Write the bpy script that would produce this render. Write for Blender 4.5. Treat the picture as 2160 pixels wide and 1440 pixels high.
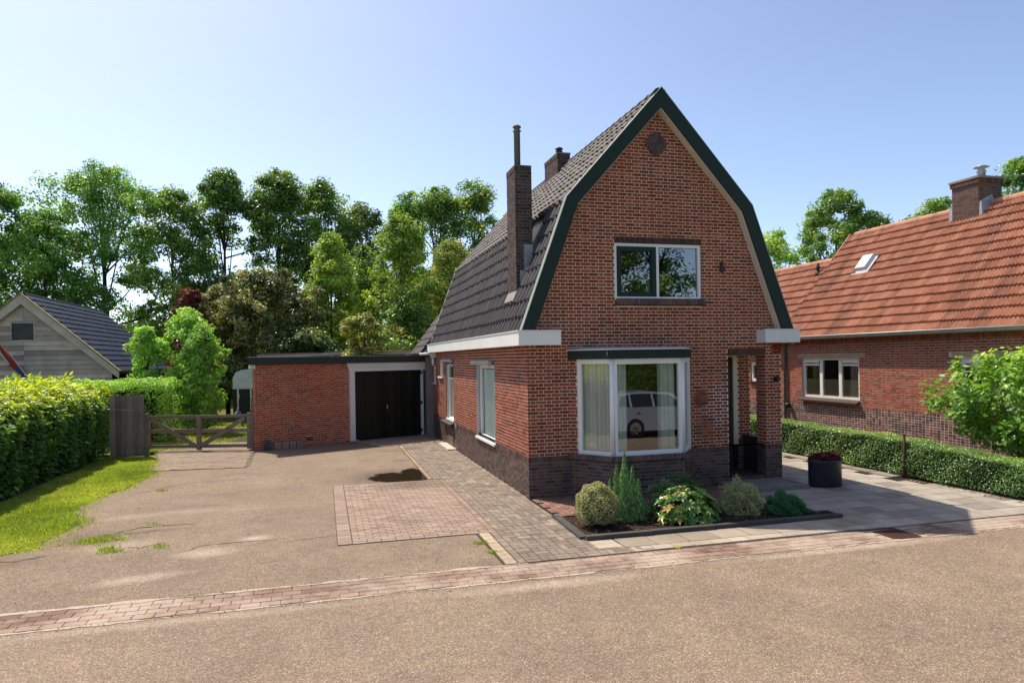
import bpy, math, random
import numpy as np
from mathutils import Matrix, Vector
rng = np.random.default_rng(7)
random.seed(7)
R = math.radians
for o in list(bpy.data.objects): bpy.data.objects.remove(o)
SC = bpy.context.scene
COL = SC.collection

# ---------------------------------------------------------------- camera
FPX, ROLL, PSI, OY = 1448.75, 0.0163, 0.268, 34.67
CAM = np.array([-3.7045, -12.4053, 2.6613])
_r = np.array([math.cos(PSI), -math.sin(PSI), 0.0]); _f = np.array([math.sin(PSI), math.cos(PSI), 0.0]); _u = np.array([0, 0, 1.0])
cr, sr = math.cos(ROLL), math.sin(ROLL)
RIGHT = _r*cr - _u*sr; UP = _r*sr + _u*cr
cd = bpy.data.cameras.new('camera'); cam = bpy.data.objects.new('camera', cd); COL.objects.link(cam)
cam.matrix_world = Matrix(((RIGHT[0], UP[0], -_f[0], CAM[0]), (RIGHT[1], UP[1], -_f[1], CAM[1]), (RIGHT[2], UP[2], -_f[2], CAM[2]), (0, 0, 0, 1)))
cd.sensor_width = 36; cd.lens = FPX/2160*36; cd.shift_y = OY/2160; cd.clip_start = .05; cd.clip_end = 3000
SC.camera = cam

# ---------------------------------------------------------------- sky, sun, exposure
SUN = Vector((-1, 1.70, 3.08)).normalized()
EL = math.asin(SUN.z); AZ = math.atan2(SUN.x, SUN.y)
w = bpy.data.worlds.new('World'); SC.world = w; w.use_nodes = True
wt = w.node_tree; bg = wt.nodes['Background']
sky = wt.nodes.new('ShaderNodeTexSky'); sky.sky_type = 'NISHITA'; sky.sun_disc = False
sky.sun_elevation = EL; sky.sun_rotation = AZ; sky.altitude = 0; sky.air_density = 0.58; sky.dust_density = 1.0; sky.ozone_density = 0.8
wt.links.new(sky.outputs[0], bg.inputs[0]); bg.inputs[1].default_value = 0.15
sl = bpy.data.lights.new('sun', 'SUN'); so = bpy.data.objects.new('sun', sl); COL.objects.link(so)
sl.energy = 3.6; sl.angle = R(.53); sl.color = (1, .93, .82)
so.rotation_euler = SUN.to_track_quat('Z', 'Y').to_euler()
SC.view_settings.view_transform = 'Standard'; SC.view_settings.look = 'None'; SC.view_settings.gamma = 1
SC.view_settings.exposure = 0.80; SC.view_settings.use_white_balance = True; SC.view_settings.white_balance_temperature = 6850; SC.view_settings.use_curve_mapping = False
SC.render.engine = 'CYCLES'
try:
    SC.cycles.max_bounces = 8; SC.cycles.transparent_max_bounces = 12; SC.cycles.use_denoising = True
except Exception: pass

# ---------------------------------------------------------------- projection helpers (placing things by where they stand)
def at(px, D, z=0.0):
    """ground position seen in photo column px at depth D along the view axis"""
    a = (px-1080)/FPX*D
    p = CAM + _f*D + _r*a
    return np.array([p[0], p[1], z])
def zat(py, D, px=1080):
    return CAM[2] + ((720+OY-py) - (px-1080)*sr)/FPX*D
def project(P):
    d = np.asarray(P) - CAM
    fw = d @ _f
    return 1080 + FPX*(d @ RIGHT)/fw, 720+OY - FPX*(d @ UP)/fw, fw

# ---------------------------------------------------------------- object helpers
def tag(o, label=None, cat=None, group=None, kind=None):
    if label: o['label'] = label
    if cat: o['category'] = cat
    if group: o['group'] = group
    if kind: o['kind'] = kind
    return o
def empty(name, loc, rz=0.0, **k):
    o = bpy.data.objects.new(name, None); COL.objects.link(o)
    o.empty_display_size = .3
    o.location = loc; o.rotation_euler = (0, 0, rz)
    o['_m'] = [float(v) for row in (Matrix.Translation(Vector(loc)) @ Matrix.Rotation(rz, 4, 'Z')).inverted() for v in row]
    return tag(o, **k)
def inv_of(parent):
    p = parent
    while p is not None:
        if '_m' in p: return np.array(p['_m'][:]).reshape(4, 4)
        p = p.parent
    return np.eye(4)
class MB:
    """collects faces in world space, then becomes ONE mesh object"""
    def __init__(s): s.v = []; s.f = []; s.m = []; s.t = []; s.n = 0; s.sm = []
    def add(s, V, F, mi=0, tint=0.0, smooth=False):
        b = s.n; s.v.extend([tuple(map(float, p)) for p in V]); s.n += len(V)
        for q in F: s.f.append(tuple(b+i for i in q)); s.m.append(mi); s.sm.append(smooth)
        s.t.extend([tint]*len(V)); return s
    def box(s, x0, x1, y0, y1, z0, z1, mi=0, tint=0.0):
        V = [(x0,y0,z0),(x1,y0,z0),(x1,y1,z0),(x0,y1,z0),(x0,y0,z1),(x1,y0,z1),(x1,y1,z1),(x0,y1,z1)]
        return s.add(V, BOXF, mi, tint)
    def fbox(s, F, u0, u1, n0, n1, z0, z1, mi=0, tint=0.0):
        V = [F(u0,n1,z0),F(u1,n1,z0),F(u1,n0,z0),F(u0,n0,z0),F(u0,n1,z1),F(u1,n1,z1),F(u1,n0,z1),F(u0,n0,z1)]
        return s.add(V, BOXF, mi, tint)
    def prism(s, base, top, mi=0, tint=0.0, caps=True):
        n = len(base); V = list(base)+list(top)
        F = [(i,(i+1)%n,n+(i+1)%n,n+i) for i in range(n)]
        if caps: F += [tuple(range(n-1,-1,-1)), tuple(range(n,2*n))]
        return s.add(V, F, mi, tint)
    def tube(s, path, rad, seg=6, mi=0, tint=0.0, caps=True):
        path = [np.array(p, float) for p in path]
        if not hasattr(rad, '__len__'): rad = [rad]*len(path)
        V = []
        for i, p in enumerate(path):
            d = path[min(i+1,len(path)-1)] - path[max(i-1,0)]; d /= (np.linalg.norm(d)+1e-9)
            a = np.cross(d, [0,0,1.]) if abs(d[2]) < .9 else np.cross(d, [1.,0,0]); a /= np.linalg.norm(a); b = np.cross(d, a)
            for k in range(seg):
                t = 2*math.pi*k/seg; V.append(p + rad[i]*(a*math.cos(t)+b*math.sin(t)))
        F = [(i*seg+k, i*seg+(k+1)%seg, (i+1)*seg+(k+1)%seg, (i+1)*seg+k) for i in range(len(path)-1) for k in range(seg)]
        if caps: F += [tuple(range(seg-1,-1,-1)), tuple((len(path)-1)*seg+k for k in range(seg))]
        return s.add(V, F, mi, tint, True)
    def lathe(s, c, prof, seg=16, mi=0, sx=1.0, sy=1.0, tint=0.0):
        V = [(c[0]+r*sx*math.cos(2*math.pi*k/seg), c[1]+r*sy*math.sin(2*math.pi*k/seg), c[2]+z) for r, z in prof for k in range(seg)]
        F = [(i*seg+k, i*seg+(k+1)%seg, (i+1)*seg+(k+1)%seg, (i+1)*seg+k) for i in range(len(prof)-1) for k in range(seg)]
        F += [tuple(range(seg-1,-1,-1)), tuple((len(prof)-1)*seg+k for k in range(seg))]
        return s.add(V, F, mi, tint, True)
    def build(s, name, mats, parent=None, **k):
        me = bpy.data.meshes.new(name)
        V = np.array(s.v, float).reshape(-1,3)
        if parent is not None:
            M = inv_of(parent); V = V @ M[:3,:3].T + M[:3,3]
        me.from_pydata(V.tolist(), [], s.f)
        if not isinstance(mats, (list, tuple)): mats = [mats]
        for m in mats: me.materials.append(m)
        me.polygons.foreach_set('material_index', s.m)
        me.polygons.foreach_set('use_smooth', s.sm)
        if any(s.t):
            a = me.attributes.new('tint', 'FLOAT', 'POINT'); a.data.foreach_set('value', s.t)
        me.update()
        o = bpy.data.objects.new(name, me); COL.objects.link(o)
        if parent is not None: o.parent = parent
        return tag(o, **k)
BOXF = [(3,2,1,0),(4,5,6,7),(0,1,5,4),(1,2,6,5),(2,3,7,6),(3,0,4,7)]
def frame(o, u, n):
    o = np.array(o, float); u = np.array(u, float); u /= np.linalg.norm(u); n = np.array(n, float); n /= np.linalg.norm(n)
    def F(a, b, z): return o + u*a + n*b + np.array([0, 0, z])
    F.o, F.u, F.n = o, u, n
    return F
def npmesh(name, V, tris, mats, parent=None, tint=None, mi=None, smooth=False, quads=False, **k):
    """big meshes straight from numpy arrays"""
    V = np.asarray(V, np.float64)
    if parent is not None:
        M = inv_of(parent); V = V @ M[:3,:3].T + M[:3,3]
    me = bpy.data.meshes.new(name); c = tris.shape[1]; nf = len(tris)
    me.vertices.add(len(V)); me.vertices.foreach_set('co', V.astype(np.float32).ravel())
    me.loops.add(nf*c); me.loops.foreach_set('vertex_index', tris.astype(np.int32).ravel())
    me.polygons.add(nf); me.polygons.foreach_set('loop_start', np.arange(0, nf*c, c, dtype=np.int32))
    if not isinstance(mats, (list, tuple)): mats = [mats]
    for m in mats: me.materials.append(m)
    if mi is not None: me.polygons.foreach_set('material_index', np.asarray(mi, np.int32))
    me.polygons.foreach_set('use_smooth', np.full(nf, smooth, bool))
    if tint is not None:
        a = me.attributes.new('tint', 'FLOAT', 'POINT'); a.data.foreach_set('value', np.asarray(tint, np.float32))
    me.update(calc_edges=True); me.validate()
    o = bpy.data.objects.new(name, me); COL.objects.link(o)
    if parent is not None: o.parent = parent
    return tag(o, **k)

class Pool:
    """alike pieces of one thing: the ones that show largest become objects that share mesh data, the rest ONE stuff part"""
    def __init__(s): s.M = []; s.t = []; s.p = []; s.nrm = []
    def add(s, M, tint, proto=0, nrm=None): s.M.append(M); s.t.append(tint); s.p.append(proto); s.nrm.append((0,0,1) if nrm is None else nrm)
    def flush(s, parent, name, rest, protos, limit=300, minpx=9.0):
        """protos: list of (verts, faces, material); faces all same length per proto set"""
        if not s.M: return
        M = np.array(s.M, float).reshape(-1,4,4); t = np.array(s.t, float); p = np.array(s.p); nrm = np.array(s.nrm, float)
        c = M[:, :3, 3] + M[:, :3, 0]*.5*0
        px, py, fw = project(c)
        d = CAM - c; d /= np.linalg.norm(d, axis=1)[:, None]
        facing = np.abs((nrm*d).sum(1)) if name == 'leaf' else (nrm*d).sum(1)
        sx = np.linalg.norm(M[:, :3, 0], axis=1); sy = np.linalg.norm(M[:, :3, 1], axis=1); sz = np.linalg.norm(M[:, :3, 2], axis=1)
        dims = np.sort(np.stack([sx, sy, sz], 1), axis=1)
        vis = (px > -5) & (px < 2165) & (py > -5) & (py < 1445) & (fw > .5) & (facing > .02)
        big = dims[:, 2]*FPX/np.maximum(fw, .1)
        score = np.where(vis & (big > minpx), dims[:, 2]*dims[:, 1]*facing/np.maximum(fw, .1)**2, 0)
        order = np.argsort(-score); sel = [i for i in order[:limit] if score[i] > 0]
        Pm = inv_of(parent)
        meshes = []
        for k, (V, F, mat) in enumerate(protos):
            me = bpy.data.meshes.new(name); me.from_pydata([tuple(v) for v in V], [], F); me.materials.append(mat); me.update(); meshes.append(me)
        base = [None]*len(protos)
        for i in sel:
            k = p[i]
            if base[k] is None: o = bpy.data.objects.new(name, meshes[k]); base[k] = o
            else: o = base[k].copy()
            o.name = name
            o.parent = parent; o.matrix_basis = Matrix((Pm @ M[i]).tolist()); o['tint'] = float(t[i]); COL.objects.link(o)
        ss = set(sel); restI = np.array([i for i in range(len(M)) if i not in ss], int)
        if len(restI):
            Vs, Fs, Ts, Ms = [], [], [], []; off = 0
            for k, (V, F, mat) in enumerate(protos):
                I = restI[p[restI] == k]
                if not len(I): continue
                V = np.array(V, float); Fk = np.array(F, int)
                W = np.einsum('nij,vj->nvi', M[I, :3, :3], V) + M[I, None, :3, 3]
                nv = len(V)
                Fall = (Fk[None] + (np.arange(len(I))*nv)[:, None, None]).reshape(-1, Fk.shape[1]) + off
                Vs.append(W.reshape(-1, 3)); Fs.append(Fall); Ts.append(np.repeat(t[I], nv)); Ms.append(np.full(len(Fall), k)); off += nv*len(I)
            npmesh(rest, np.concatenate(Vs), np.concatenate(Fs), [q[2] for q in protos], parent, np.concatenate(Ts), np.concatenate(Ms), kind='stuff')
def mat4(x, y, z, o):
    M = np.eye(4); M[:3, 0] = x; M[:3, 1] = y; M[:3, 2] = z; M[:3, 3] = o; return M
UNITBOX = [(-.5,0,-.5),(.5,0,-.5),(.5,1,-.5),(-.5,1,-.5),(-.5,0,.5),(.5,0,.5),(.5,1,.5),(-.5,1,.5)]   # x along, y into the wall normal (0..1 outward), z up
UB_F = [(2,3,7,6),(0,1,2,3),(7,4,5,6)[::-1] if False else (4,7,6,5)[::-1],(1,5,6,2),(0,3,7,4)]
UB_F = [(2,3,7,6),(0,1,2,3),(4,5,6,7),(1,2,6,5),(0,3,7,4)]
PAVER_V = [(-.5,-.5,0),(.5,-.5,0),(.5,.5,0),(-.5,.5,0),(-.5,-.5,1),(.5,-.5,1),(.5,.5,1),(-.5,.5,1)]
PAVER_F = [(4,5,6,7),(0,1,5,4),(1,2,6,5),(2,3,7,6),(3,0,4,7)]

# ---------------------------------------------------------------- materials
class NT:
    def __init__(s, name):
        s.mat = bpy.data.materials.new(name); s.mat.use_nodes = True; s.t = s.mat.node_tree; s.t.nodes.clear()
        s.out = s.n('ShaderNodeOutputMaterial'); s._pos = None
    def n(s, kind, **k):
        x = s.t.nodes.new(kind)
        for a, b in k.items(): setattr(x, a, b)
        return x
    def l(s, a, b): s.t.links.new(a, b)
    def pos(s):
        if s._pos is None: s._pos = s.n('ShaderNodeNewGeometry').outputs['Position']
        return s._pos
    def setin(s, sock, v):
        if hasattr(v, 'is_linked') or hasattr(v, 'links'): s.l(v, sock)
        else: sock.default_value = v
    def math(s, op, a, b=None, c=None, clamp=False):
        m = s.n('ShaderNodeMath', operation=op); m.use_clamp = clamp
        s.setin(m.inputs[0], a)
        if b is not None: s.setin(m.inputs[1], b)
        if c is not None: s.setin(m.inputs[2], c)
        return m.outputs[0]
    def noise(s, scale, detail=4, rough=.55, vec=None, dist=0.0):
        x = s.n('ShaderNodeTexNoise'); s.l(vec if vec is not None else s.pos(), x.inputs['Vector'])
        x.inputs['Scale'].default_value = scale; x.inputs['Detail'].default_value = detail; x.inputs['Roughness'].default_value = rough; x.inputs['Distortion'].default_value = dist
        return x.outputs['Fac']
    def stretch(s, sx, sy, sz):
        m = s.n('ShaderNodeVectorMath', operation='MULTIPLY'); s.l(s.pos(), m.inputs[0]); m.inputs[1].default_value = (sx, sy, sz); return m.outputs[0]
    def ramp(s, fac, stops):
        x = s.n('ShaderNodeValToRGB'); cr_ = x.color_ramp
        while len(cr_.elements) < len(stops): cr_.elements.new(.5)
        for e, (p, c) in zip(cr_.elements, stops):
            e.position = p; e.color = (*c, 1) if len(c) == 3 else c
        s.setin(x.inputs[0], fac); return x.outputs[0]
    def rng_(s, fac, lo, hi, a=0.0, b=1.0):
        x = s.n('ShaderNodeMapRange'); s.setin(x.inputs[0], fac)
        for i, v in zip((1,2,3,4), (lo, hi, a, b)): x.inputs[i].default_value = v
        return x.outputs[0]
    def mix(s, fac, a, b, mode='MIX'):
        x = s.n('ShaderNodeMix', data_type='RGBA', blend_type=mode); s.setin(x.inputs[0], fac)
        s.setin(x.inputs[6], (*a, 1) if isinstance(a, tuple) and len(a) == 3 else a); s.setin(x.inputs[7], (*b, 1) if isinstance(b, tuple) and len(b) == 3 else b)
        return x.outputs[2]
    def tint(s):
        a = s.n('ShaderNodeAttribute', attribute_type='GEOMETRY', attribute_name='tint'); b = s.n('ShaderNodeAttribute', attribute_type='OBJECT', attribute_name='tint')
        return s.math('ADD', a.outputs['Fac'], b.outputs['Fac'])
    def bump(s, h, strength, dist=.01):
        b = s.n('ShaderNodeBump'); b.inputs['Strength'].default_value = strength; b.inputs['Distance'].default_value = dist; s.l(h, b.inputs['Height']); return b.outputs[0]
    def bright(s, col, fac, lo, hi):
        """multiply colour by a value running lo..hi with fac"""
        v = s.rng_(fac, .25, .75, lo, hi); c = s.n('ShaderNodeCombineColor')
        for i in range(3): s.l(v, c.inputs[i])
        return s.mix(1.0, col, c.outputs[0], 'MULTIPLY')
    def blob(s, cx, cy, rx, ry, ang=0.0, soft=.5, wob=.35, wscale=3.0, plane='xy'):
        """soft-edged stain at a place on the ground"""
        v = s.n('ShaderNodeVectorMath', operation='SUBTRACT'); s.l(s.pos(), v.inputs[0]); v.inputs[1].default_value = (cx, cy, 0) if plane == 'xy' else (cx, 0, cy)
        r = s.n('ShaderNodeVectorRotate', rotation_type='Z_AXIS'); s.l(v.outputs[0], r.inputs['Vector']); r.inputs['Angle'].default_value = -ang
        m = s.n('ShaderNodeVectorMath', operation='MULTIPLY'); s.l(r.outputs[0], m.inputs[0]); m.inputs[1].default_value = (1/rx, 1/ry, 0) if plane == 'xy' else (1/rx, 0, 1/ry)
        ln = s.n('ShaderNodeVectorMath', operation='LENGTH'); s.l(m.outputs[0], ln.inputs[0])
        d = s.math('ADD', ln.outputs['Value'], s.math('MULTIPLY', s.math('SUBTRACT', s.noise(wscale, 8, .72), .5), wob*1.7))
        return s.rng_(d, 1.0, 1.0-soft)
    def finish(s, col, rough=.8, spec=.3, normal=None, metallic=0.0, **k):
        b = s.n('ShaderNodeBsdfPrincipled'); s.setin(b.inputs['Base Color'], (*col, 1) if isinstance(col, tuple) and len(col) == 3 else col)
        s.setin(b.inputs['Roughness'], rough); b.inputs['Specular IOR Level'].default_value = spec; b.inputs['Metallic'].default_value = metallic
        if normal is not None: s.l(normal, b.inputs['Normal'])
        for a, v in k.items(): b.inputs[a].default_value = v
        s.l(b.outputs[0], s.out.inputs[0]); return s.mat

def simple(name, c1, c2=None, scale=3.0, rough=.6, spec=.4, bump=0.0, bscale=40, metallic=0.0, fine=60, famp=.12, vec=None):
    n = NT(name); v = n.stretch(*vec) if vec else None
    col = n.mix(n.rng_(n.noise(scale, 5, .6, v), .35, .65), c1, c2 or tuple(.8*x for x in c1))
    col = n.bright(col, n.noise(fine, 3, .6, v), 1-famp, 1+famp)
    nm = n.bump(n.noise(bscale, 4, .6, v), bump, .01) if bump else None
    return n.finish(col, rough, spec, nm, metallic)
def pieces_mat(name, stops, rough=.8, spec=.25, blotch=.25, bscale=9, fine=130, famp=.2, bump=.3, dirt=None, extra=None):
    n = NT(name); col = n.ramp(n.tint(), stops)
    col = n.bright(col, n.noise(bscale, 4, .6), 1-blotch, 1+blotch)
    col = n.bright(col, n.noise(fine, 3, .7), 1-famp, 1+famp)
    col = n.bright(col, n.noise(.55, 5, .6), .84, 1.12)
    if dirt: col = n.mix(n.rng_(n.noise(dirt[0], 5, .65), dirt[1], dirt[2], 0, dirt[3]), col, dirt[4])
    if extra: col = extra(n, col)
    return n.finish(col, rough, spec, n.bump(n.noise(fine, 3, .7), bump, .004))

RED = [(0,(.17,.036,.017)),(.3,(.245,.052,.023)),(.6,(.285,.064,.028)),(.82,(.33,.088,.044)),(.93,(.22,.070,.048)),(1,(.09,.046,.040))]
GRED = [(a, tuple(min(.6, x*1.42) for x in c)) for a, c in RED]
M_brick = pieces_mat('red_brick', RED, .85, .2, .22, 7, 140, .2, .4)
DARK = [(0,(.036,.028,.028)),(.3,(.072,.048,.041)),(.55,(.115,.062,.048)),(.8,(.165,.072,.049)),(.92,(.105,.076,.072)),(1,(.05,.048,.055))]
M_brick_g = pieces_mat('garage_brick', GRED, .85, .2, .2, 6, 140, .2, .4)
M_clinker = pieces_mat('dark_clinker_brick', DARK, .6, .4, .3, 8, 120, .22, .4)
NRED = [(0,(.22,.062,.04)),(.4,(.31,.088,.055)),(.75,(.36,.12,.078)),(.93,(.26,.10,.085)),(1,(.13,.07,.07))]
M_brick_n = pieces_mat('neighbour_brick', NRED, .85, .2, .2, 6, 120, .2, .4)
NPL = [(0,(.045,.035,.04)),(.4,(.10,.055,.052)),(.65,(.19,.08,.062)),(.85,(.28,.115,.08)),(1,(.14,.10,.105))]
M_plinth_n = pieces_mat('neighbour_plinth_brick', NPL, .75, .3, .25, 8, 120, .2, .4)
CH = [(0,(.045,.035,.036)),(.4,(.09,.055,.05)),(.7,(.145,.078,.062)),(.9,(.10,.072,.07)),(1,(.04,.04,.045))]
M_chim = pieces_mat('chimney_brick', CH, .85, .2, .35, 5, 120, .25, .4, dirt=(2.5,.52,.7,.5,(.03,.03,.032)))

def mortar(name, c, c2, patches=()):
    n = NT(name); col = n.mix(n.rng_(n.noise(2.2, 5, .6), .35, .7), c, c2); col = n.bright(col, n.noise(90, 3, .7), .85, 1.12)
    col = n.bright(col, n.noise(.6, 5, .6), .80, 1.12)
    for (args, pc_, k) in patches: col = n.mix(n.math('MULTIPLY', n.blob(*args, plane='xz'), k), col, pc_)
    return n.finish(col, .95, .1, n.bump(n.noise(150, 2, .7), .5, .004))
M_mortar = mortar('cream_mortar', (.76,.64,.48), (.62,.50,.37), [((4.05,1.62,.34,.55,0,.4,.3,6), (.92,.86,.76), .9), ((3.66,1.78,.22,.22,0,.4,.3,6), (.16,.075,.05), .9), ((3.75,1.2,.3,.3,0,.5,.3,6), (.30,.17,.12), .7)])
M_mortar_g = mortar('garage_mortar', (.66,.50,.37), (.58,.41,.30))
M_mortar_d = mortar('dark_mortar', (.26,.215,.18), (.17,.14,.12))
M_mortar_n = mortar('neighbour_mortar', (.72,.58,.44), (.60,.44,.32))
M_mortar_w = mortar('white_mortar', (.82,.73,.64), (.74,.63,.53))

M_white = simple('white_paint', (.84,.82,.77), (.78,.76,.71), 1.5, .45, .4, famp=.03)
M_grey_white = simple('grey_white_paint', (.74,.73,.69), (.69,.68,.64), 1.2, .5, .4, famp=.03)
M_cream = simple('cream_paint', (.72,.63,.52), (.66,.57,.47), 2.0, .5, .35, famp=.04)
M_green = simple('dark_green_paint', (.010,.024,.017), (.014,.027,.019), 1.5, .5, .25, famp=.08)
M_green2 = simple('green_black_paint', (.022,.034,.026), (.030,.041,.030), 1.2, .55, .3, famp=.1)
M_zinc = simple('zinc', (.46,.50,.50), (.38,.42,.42), 3, .45, .5, metallic=.3)
M_trim = simple('grey_verge_metal', (.27,.31,.28), (.22,.255,.235), 3, .6, .25)
M_lead = simple('lead', (.28,.29,.31), (.42,.43,.44), 6, .6, .4)
M_pipe = simple('weathered_pipe', (.15,.16,.15), (.11,.115,.11), 4, .7, .3)
M_black = simple('black_iron', (.012,.012,.013), (.02,.018,.017), 8, .5, .4)
M_rust = simple('rusty_steel', (.10,.045,.030), (.055,.032,.027), 25, .9, .2)
M_soldier = pieces_mat('brown_soldier_brick', [(0,(.045,.026,.022)),(.5,(.075,.036,.028)),(1,(.11,.048,.035))], .7, .3, .2, 9, 110, .2, .3)

# glass: a clear pane that mirrors at its own Fresnel, a little uneven
def glass(name, tintc=(.9,.97,.94), rmin=.075, wob=.02, k=1.6):
    n = NT(name)
    nm = n.bump(n.noise(1.6, 1, .4), wob, .05)
    g = n.n('ShaderNodeBsdfGlossy'); g.inputs['Roughness'].default_value = .004; n.l(nm, g.inputs['Normal'])
    t = n.n('ShaderNodeBsdfTransparent'); t.inputs[0].default_value = (*tintc, 1)
    fr = n.n('ShaderNodeFresnel'); fr.inputs['IOR'].default_value = 1.52
    f2 = n.math('ADD', n.math('MULTIPLY', fr.outputs[0], k), rmin, clamp=True)
    m = n.n('ShaderNodeMixShader'); n.l(f2, m.inputs[0]); n.l(t.outputs[0], m.inputs[1]); n.l(g.outputs[0], m.inputs[2]); n.l(m.outputs[0], n.out.inputs[0]); return n.mat
M_glass = glass('window_glass', (.95,.98,.95), rmin=.12)
M_glass_s = glass('side_window_glass', (.95,.98,.95), rmin=0.0, k=.7)
M_glass_d = glass('dull_glass', (.5,.5,.48), rmin=0.0, k=.5)
M_glass_c = glass('coated_window_glass', (.45,.5,.48), .20, .05)

def tile_mat(name, stops, rough, spec, lichen=None, lscale=5.0, streak=None):
    n = NT(name); col = n.ramp(n.tint(), stops)
    col = n.bright(col, n.noise(14, 4, .6), .8, 1.2); col = n.bright(col, n.noise(90, 3, .7), .82, 1.18)
    if streak:
        col = n.mix(n.rng_(n.noise(1.0, 5, .62, n.stretch(*streak[0])), streak[1], streak[2], 0, streak[3]), col, streak[4])
    if lichen: col = n.mix(n.rng_(n.noise(lscale*8, 4, .7), .58, .72, 0, lichen[1]), col, lichen[0])
    return n.finish(col, n.rng_(n.noise(20, 3, .6), .3, .7, rough-.08, rough+.12), spec, n.bump(n.noise(120, 3, .7), .25, .004))
M_tile = tile_mat('dark_roof_tile', [(0,(.034,.028,.030)),(.5,(.054,.043,.044)),(.85,(.078,.060,.058)),(1,(.018,.021,.030))], .62, .3, ((.22,.19,.14), .45))
M_tile_n = tile_mat('orange_roof_tile', [(0,(.36,.150,.088)),(.5,(.43,.19,.112)),(.85,(.50,.235,.145)),(1,(.34,.14,.09))], .75, .25, ((.05,.035,.028), .6), 2.0, ((.30,2.6,.30), .50, .70, .65, (.15,.070,.050)))
M_tile_b = tile_mat('black_glazed_tile', [(0,(.030,.042,.062)),(1,(.048,.064,.092))], .34, .8)

def wood(name, c1, c2, dirs=(1,1,14), rough=.8, tinted=False):
    n = NT(name)
    g = n.noise(6, 6, .65, n.stretch(*dirs)); col = n.mix(n.rng_(g, .3, .7), c1, c2)
    if tinted: col = n.bright(col, n.math('ADD', n.math('MULTIPLY', n.tint(), .5), .25), .6, 1.4)
    col = n.bright(col, n.noise(2, 4, .6), .8, 1.2)
    return n.finish(col, rough, .2, n.bump(g, .35, .006))
M_barn = wood('weathered_barn_board', (.52,.42,.355), (.33,.255,.215), (.8,1,12), .85, True)
M_barn_trim = wood('barn_trim', (.56,.48,.39), (.46,.39,.31), (.8,1,6))
M_fence = wood('grey_brown_fence_board', (.27,.215,.165), (.15,.12,.093), (14,14,.7), .85, True)
M_gate = wood('gate_timber', (.30,.235,.165), (.15,.118,.086), (3,3,5), .85)
M_door = wood('black_green_door_board', (.010,.014,.010), (.018,.021,.015), (20,20,.6), .32, True)

def leaf_mat(name, stops, trans=.35, rough=.45, spec=.4, hue=.25, gain=1.5, dry=None):
    stops = [(a, tuple(min(.7, gain*x) for x in c)) for a, c in stops]
    n = NT(name); col = n.ramp(n.tint(), stops); col = n.bright(col, n.noise(1.3, 3, .6), 1-hue, 1+hue)
    if dry: col = n.mix(n.rng_(n.noise(dry[0], 6, .7), dry[1], dry[2], 0, dry[3]), col, dry[4])
    p = n.n('ShaderNodeBsdfPrincipled'); n.l(col, p.inputs['Base Color']); p.inputs['Roughness'].default_value = rough; p.inputs['Specular IOR Level'].default_value = spec
    tc = n.mix(1.0, col, (1.5,1.45,.7), 'MULTIPLY'); t = n.n('ShaderNodeBsdfTranslucent'); n.l(tc, t.inputs[0])
    m = n.n('ShaderNodeMixShader'); m.inputs[0].default_value = trans; n.l(p.outputs[0], m.inputs[1]); n.l(t.outputs[0], m.inputs[2]); n.l(m.outputs[0], n.out.inputs[0]); return n.mat
L_oak = leaf_mat('oak_leaf', [(0,(.026,.052,.013)),(.5,(.052,.098,.020)),(.85,(.098,.15,.030)),(1,(.17,.18,.035))], .45, .36, .6, .25, 2.9)
L_ash = leaf_mat('ash_leaf', [(0,(.030,.072,.022)),(.5,(.060,.125,.028)),(.9,(.11,.185,.045)),(1,(.17,.22,.06))], .45, .38, .55, .25, 2.6)
L_dark = leaf_mat('dark_tree_leaf', [(0,(.016,.036,.012)),(.6,(.038,.066,.019)),(1,(.095,.12,.035))], .4, .38, .6, .25, 2.6)
L_light = leaf_mat('poplar_leaf', [(0,(.075,.125,.022)),(.5,(.135,.205,.034)),(1,(.23,.28,.055))], .42, .45, .45, .25, 1.9)
L_birch = leaf_mat('birch_leaf', [(0,(.07,.10,.022)),(.5,(.12,.165,.035)),(1,(.22,.24,.06))], .42, .45, .45, .25, 1.9)
L_maple = leaf_mat('maple_leaf', [(0,(.030,.044,.016)),(.4,(.062,.078,.025)),(.75,(.16,.165,.052)),(1,(.30,.27,.10))], .3, .4, .5, .25, 1.8)
L_ymaple = leaf_mat('yellow_maple_leaf', [(0,(.05,.068,.015)),(.5,(.14,.155,.032)),(1,(.31,.30,.08))], .35, .42, .5, .25, 1.8)
L_lime = leaf_mat('lime_green_leaf', [(0,(.065,.135,.024)),(.5,(.12,.22,.036)),(1,(.21,.31,.06))], .42, .42, .5, .25, 2.2)
L_red = leaf_mat('red_leaf', [(0,(.055,.015,.015)),(.6,(.12,.030,.025)),(1,(.20,.06,.045))], .35, .5, .3)
L_laurel = leaf_mat('laurel_leaf', [(0,(.020,.060,.017)),(.45,(.042,.112,.022)),(.7,(.11,.19,.024)),(.86,(.26,.31,.022)),(1,(.34,.36,.045))], .38, .42, .35, .15, 1.85)
L_box = leaf_mat('box_leaf', [(0,(.022,.055,.016)),(.5,(.050,.100,.026)),(.85,(.11,.17,.04)),(1,(.20,.24,.06))], .32, .34, .6, .25, 2.5)
L_mag = leaf_mat('broad_leaf', [(0,(.050,.115,.022)),(.5,(.10,.195,.034)),(.85,(.19,.29,.048)),(1,(.33,.37,.07))], .38, .38, .5, .15, 1.9)
L_vari = leaf_mat('variegated_leaf', [(0,(.045,.075,.022)),(.35,(.13,.155,.05)),(.7,(.33,.33,.16)),(1,(.50,.47,.28))], .25, .5, .35, .1, 1.35)
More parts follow.
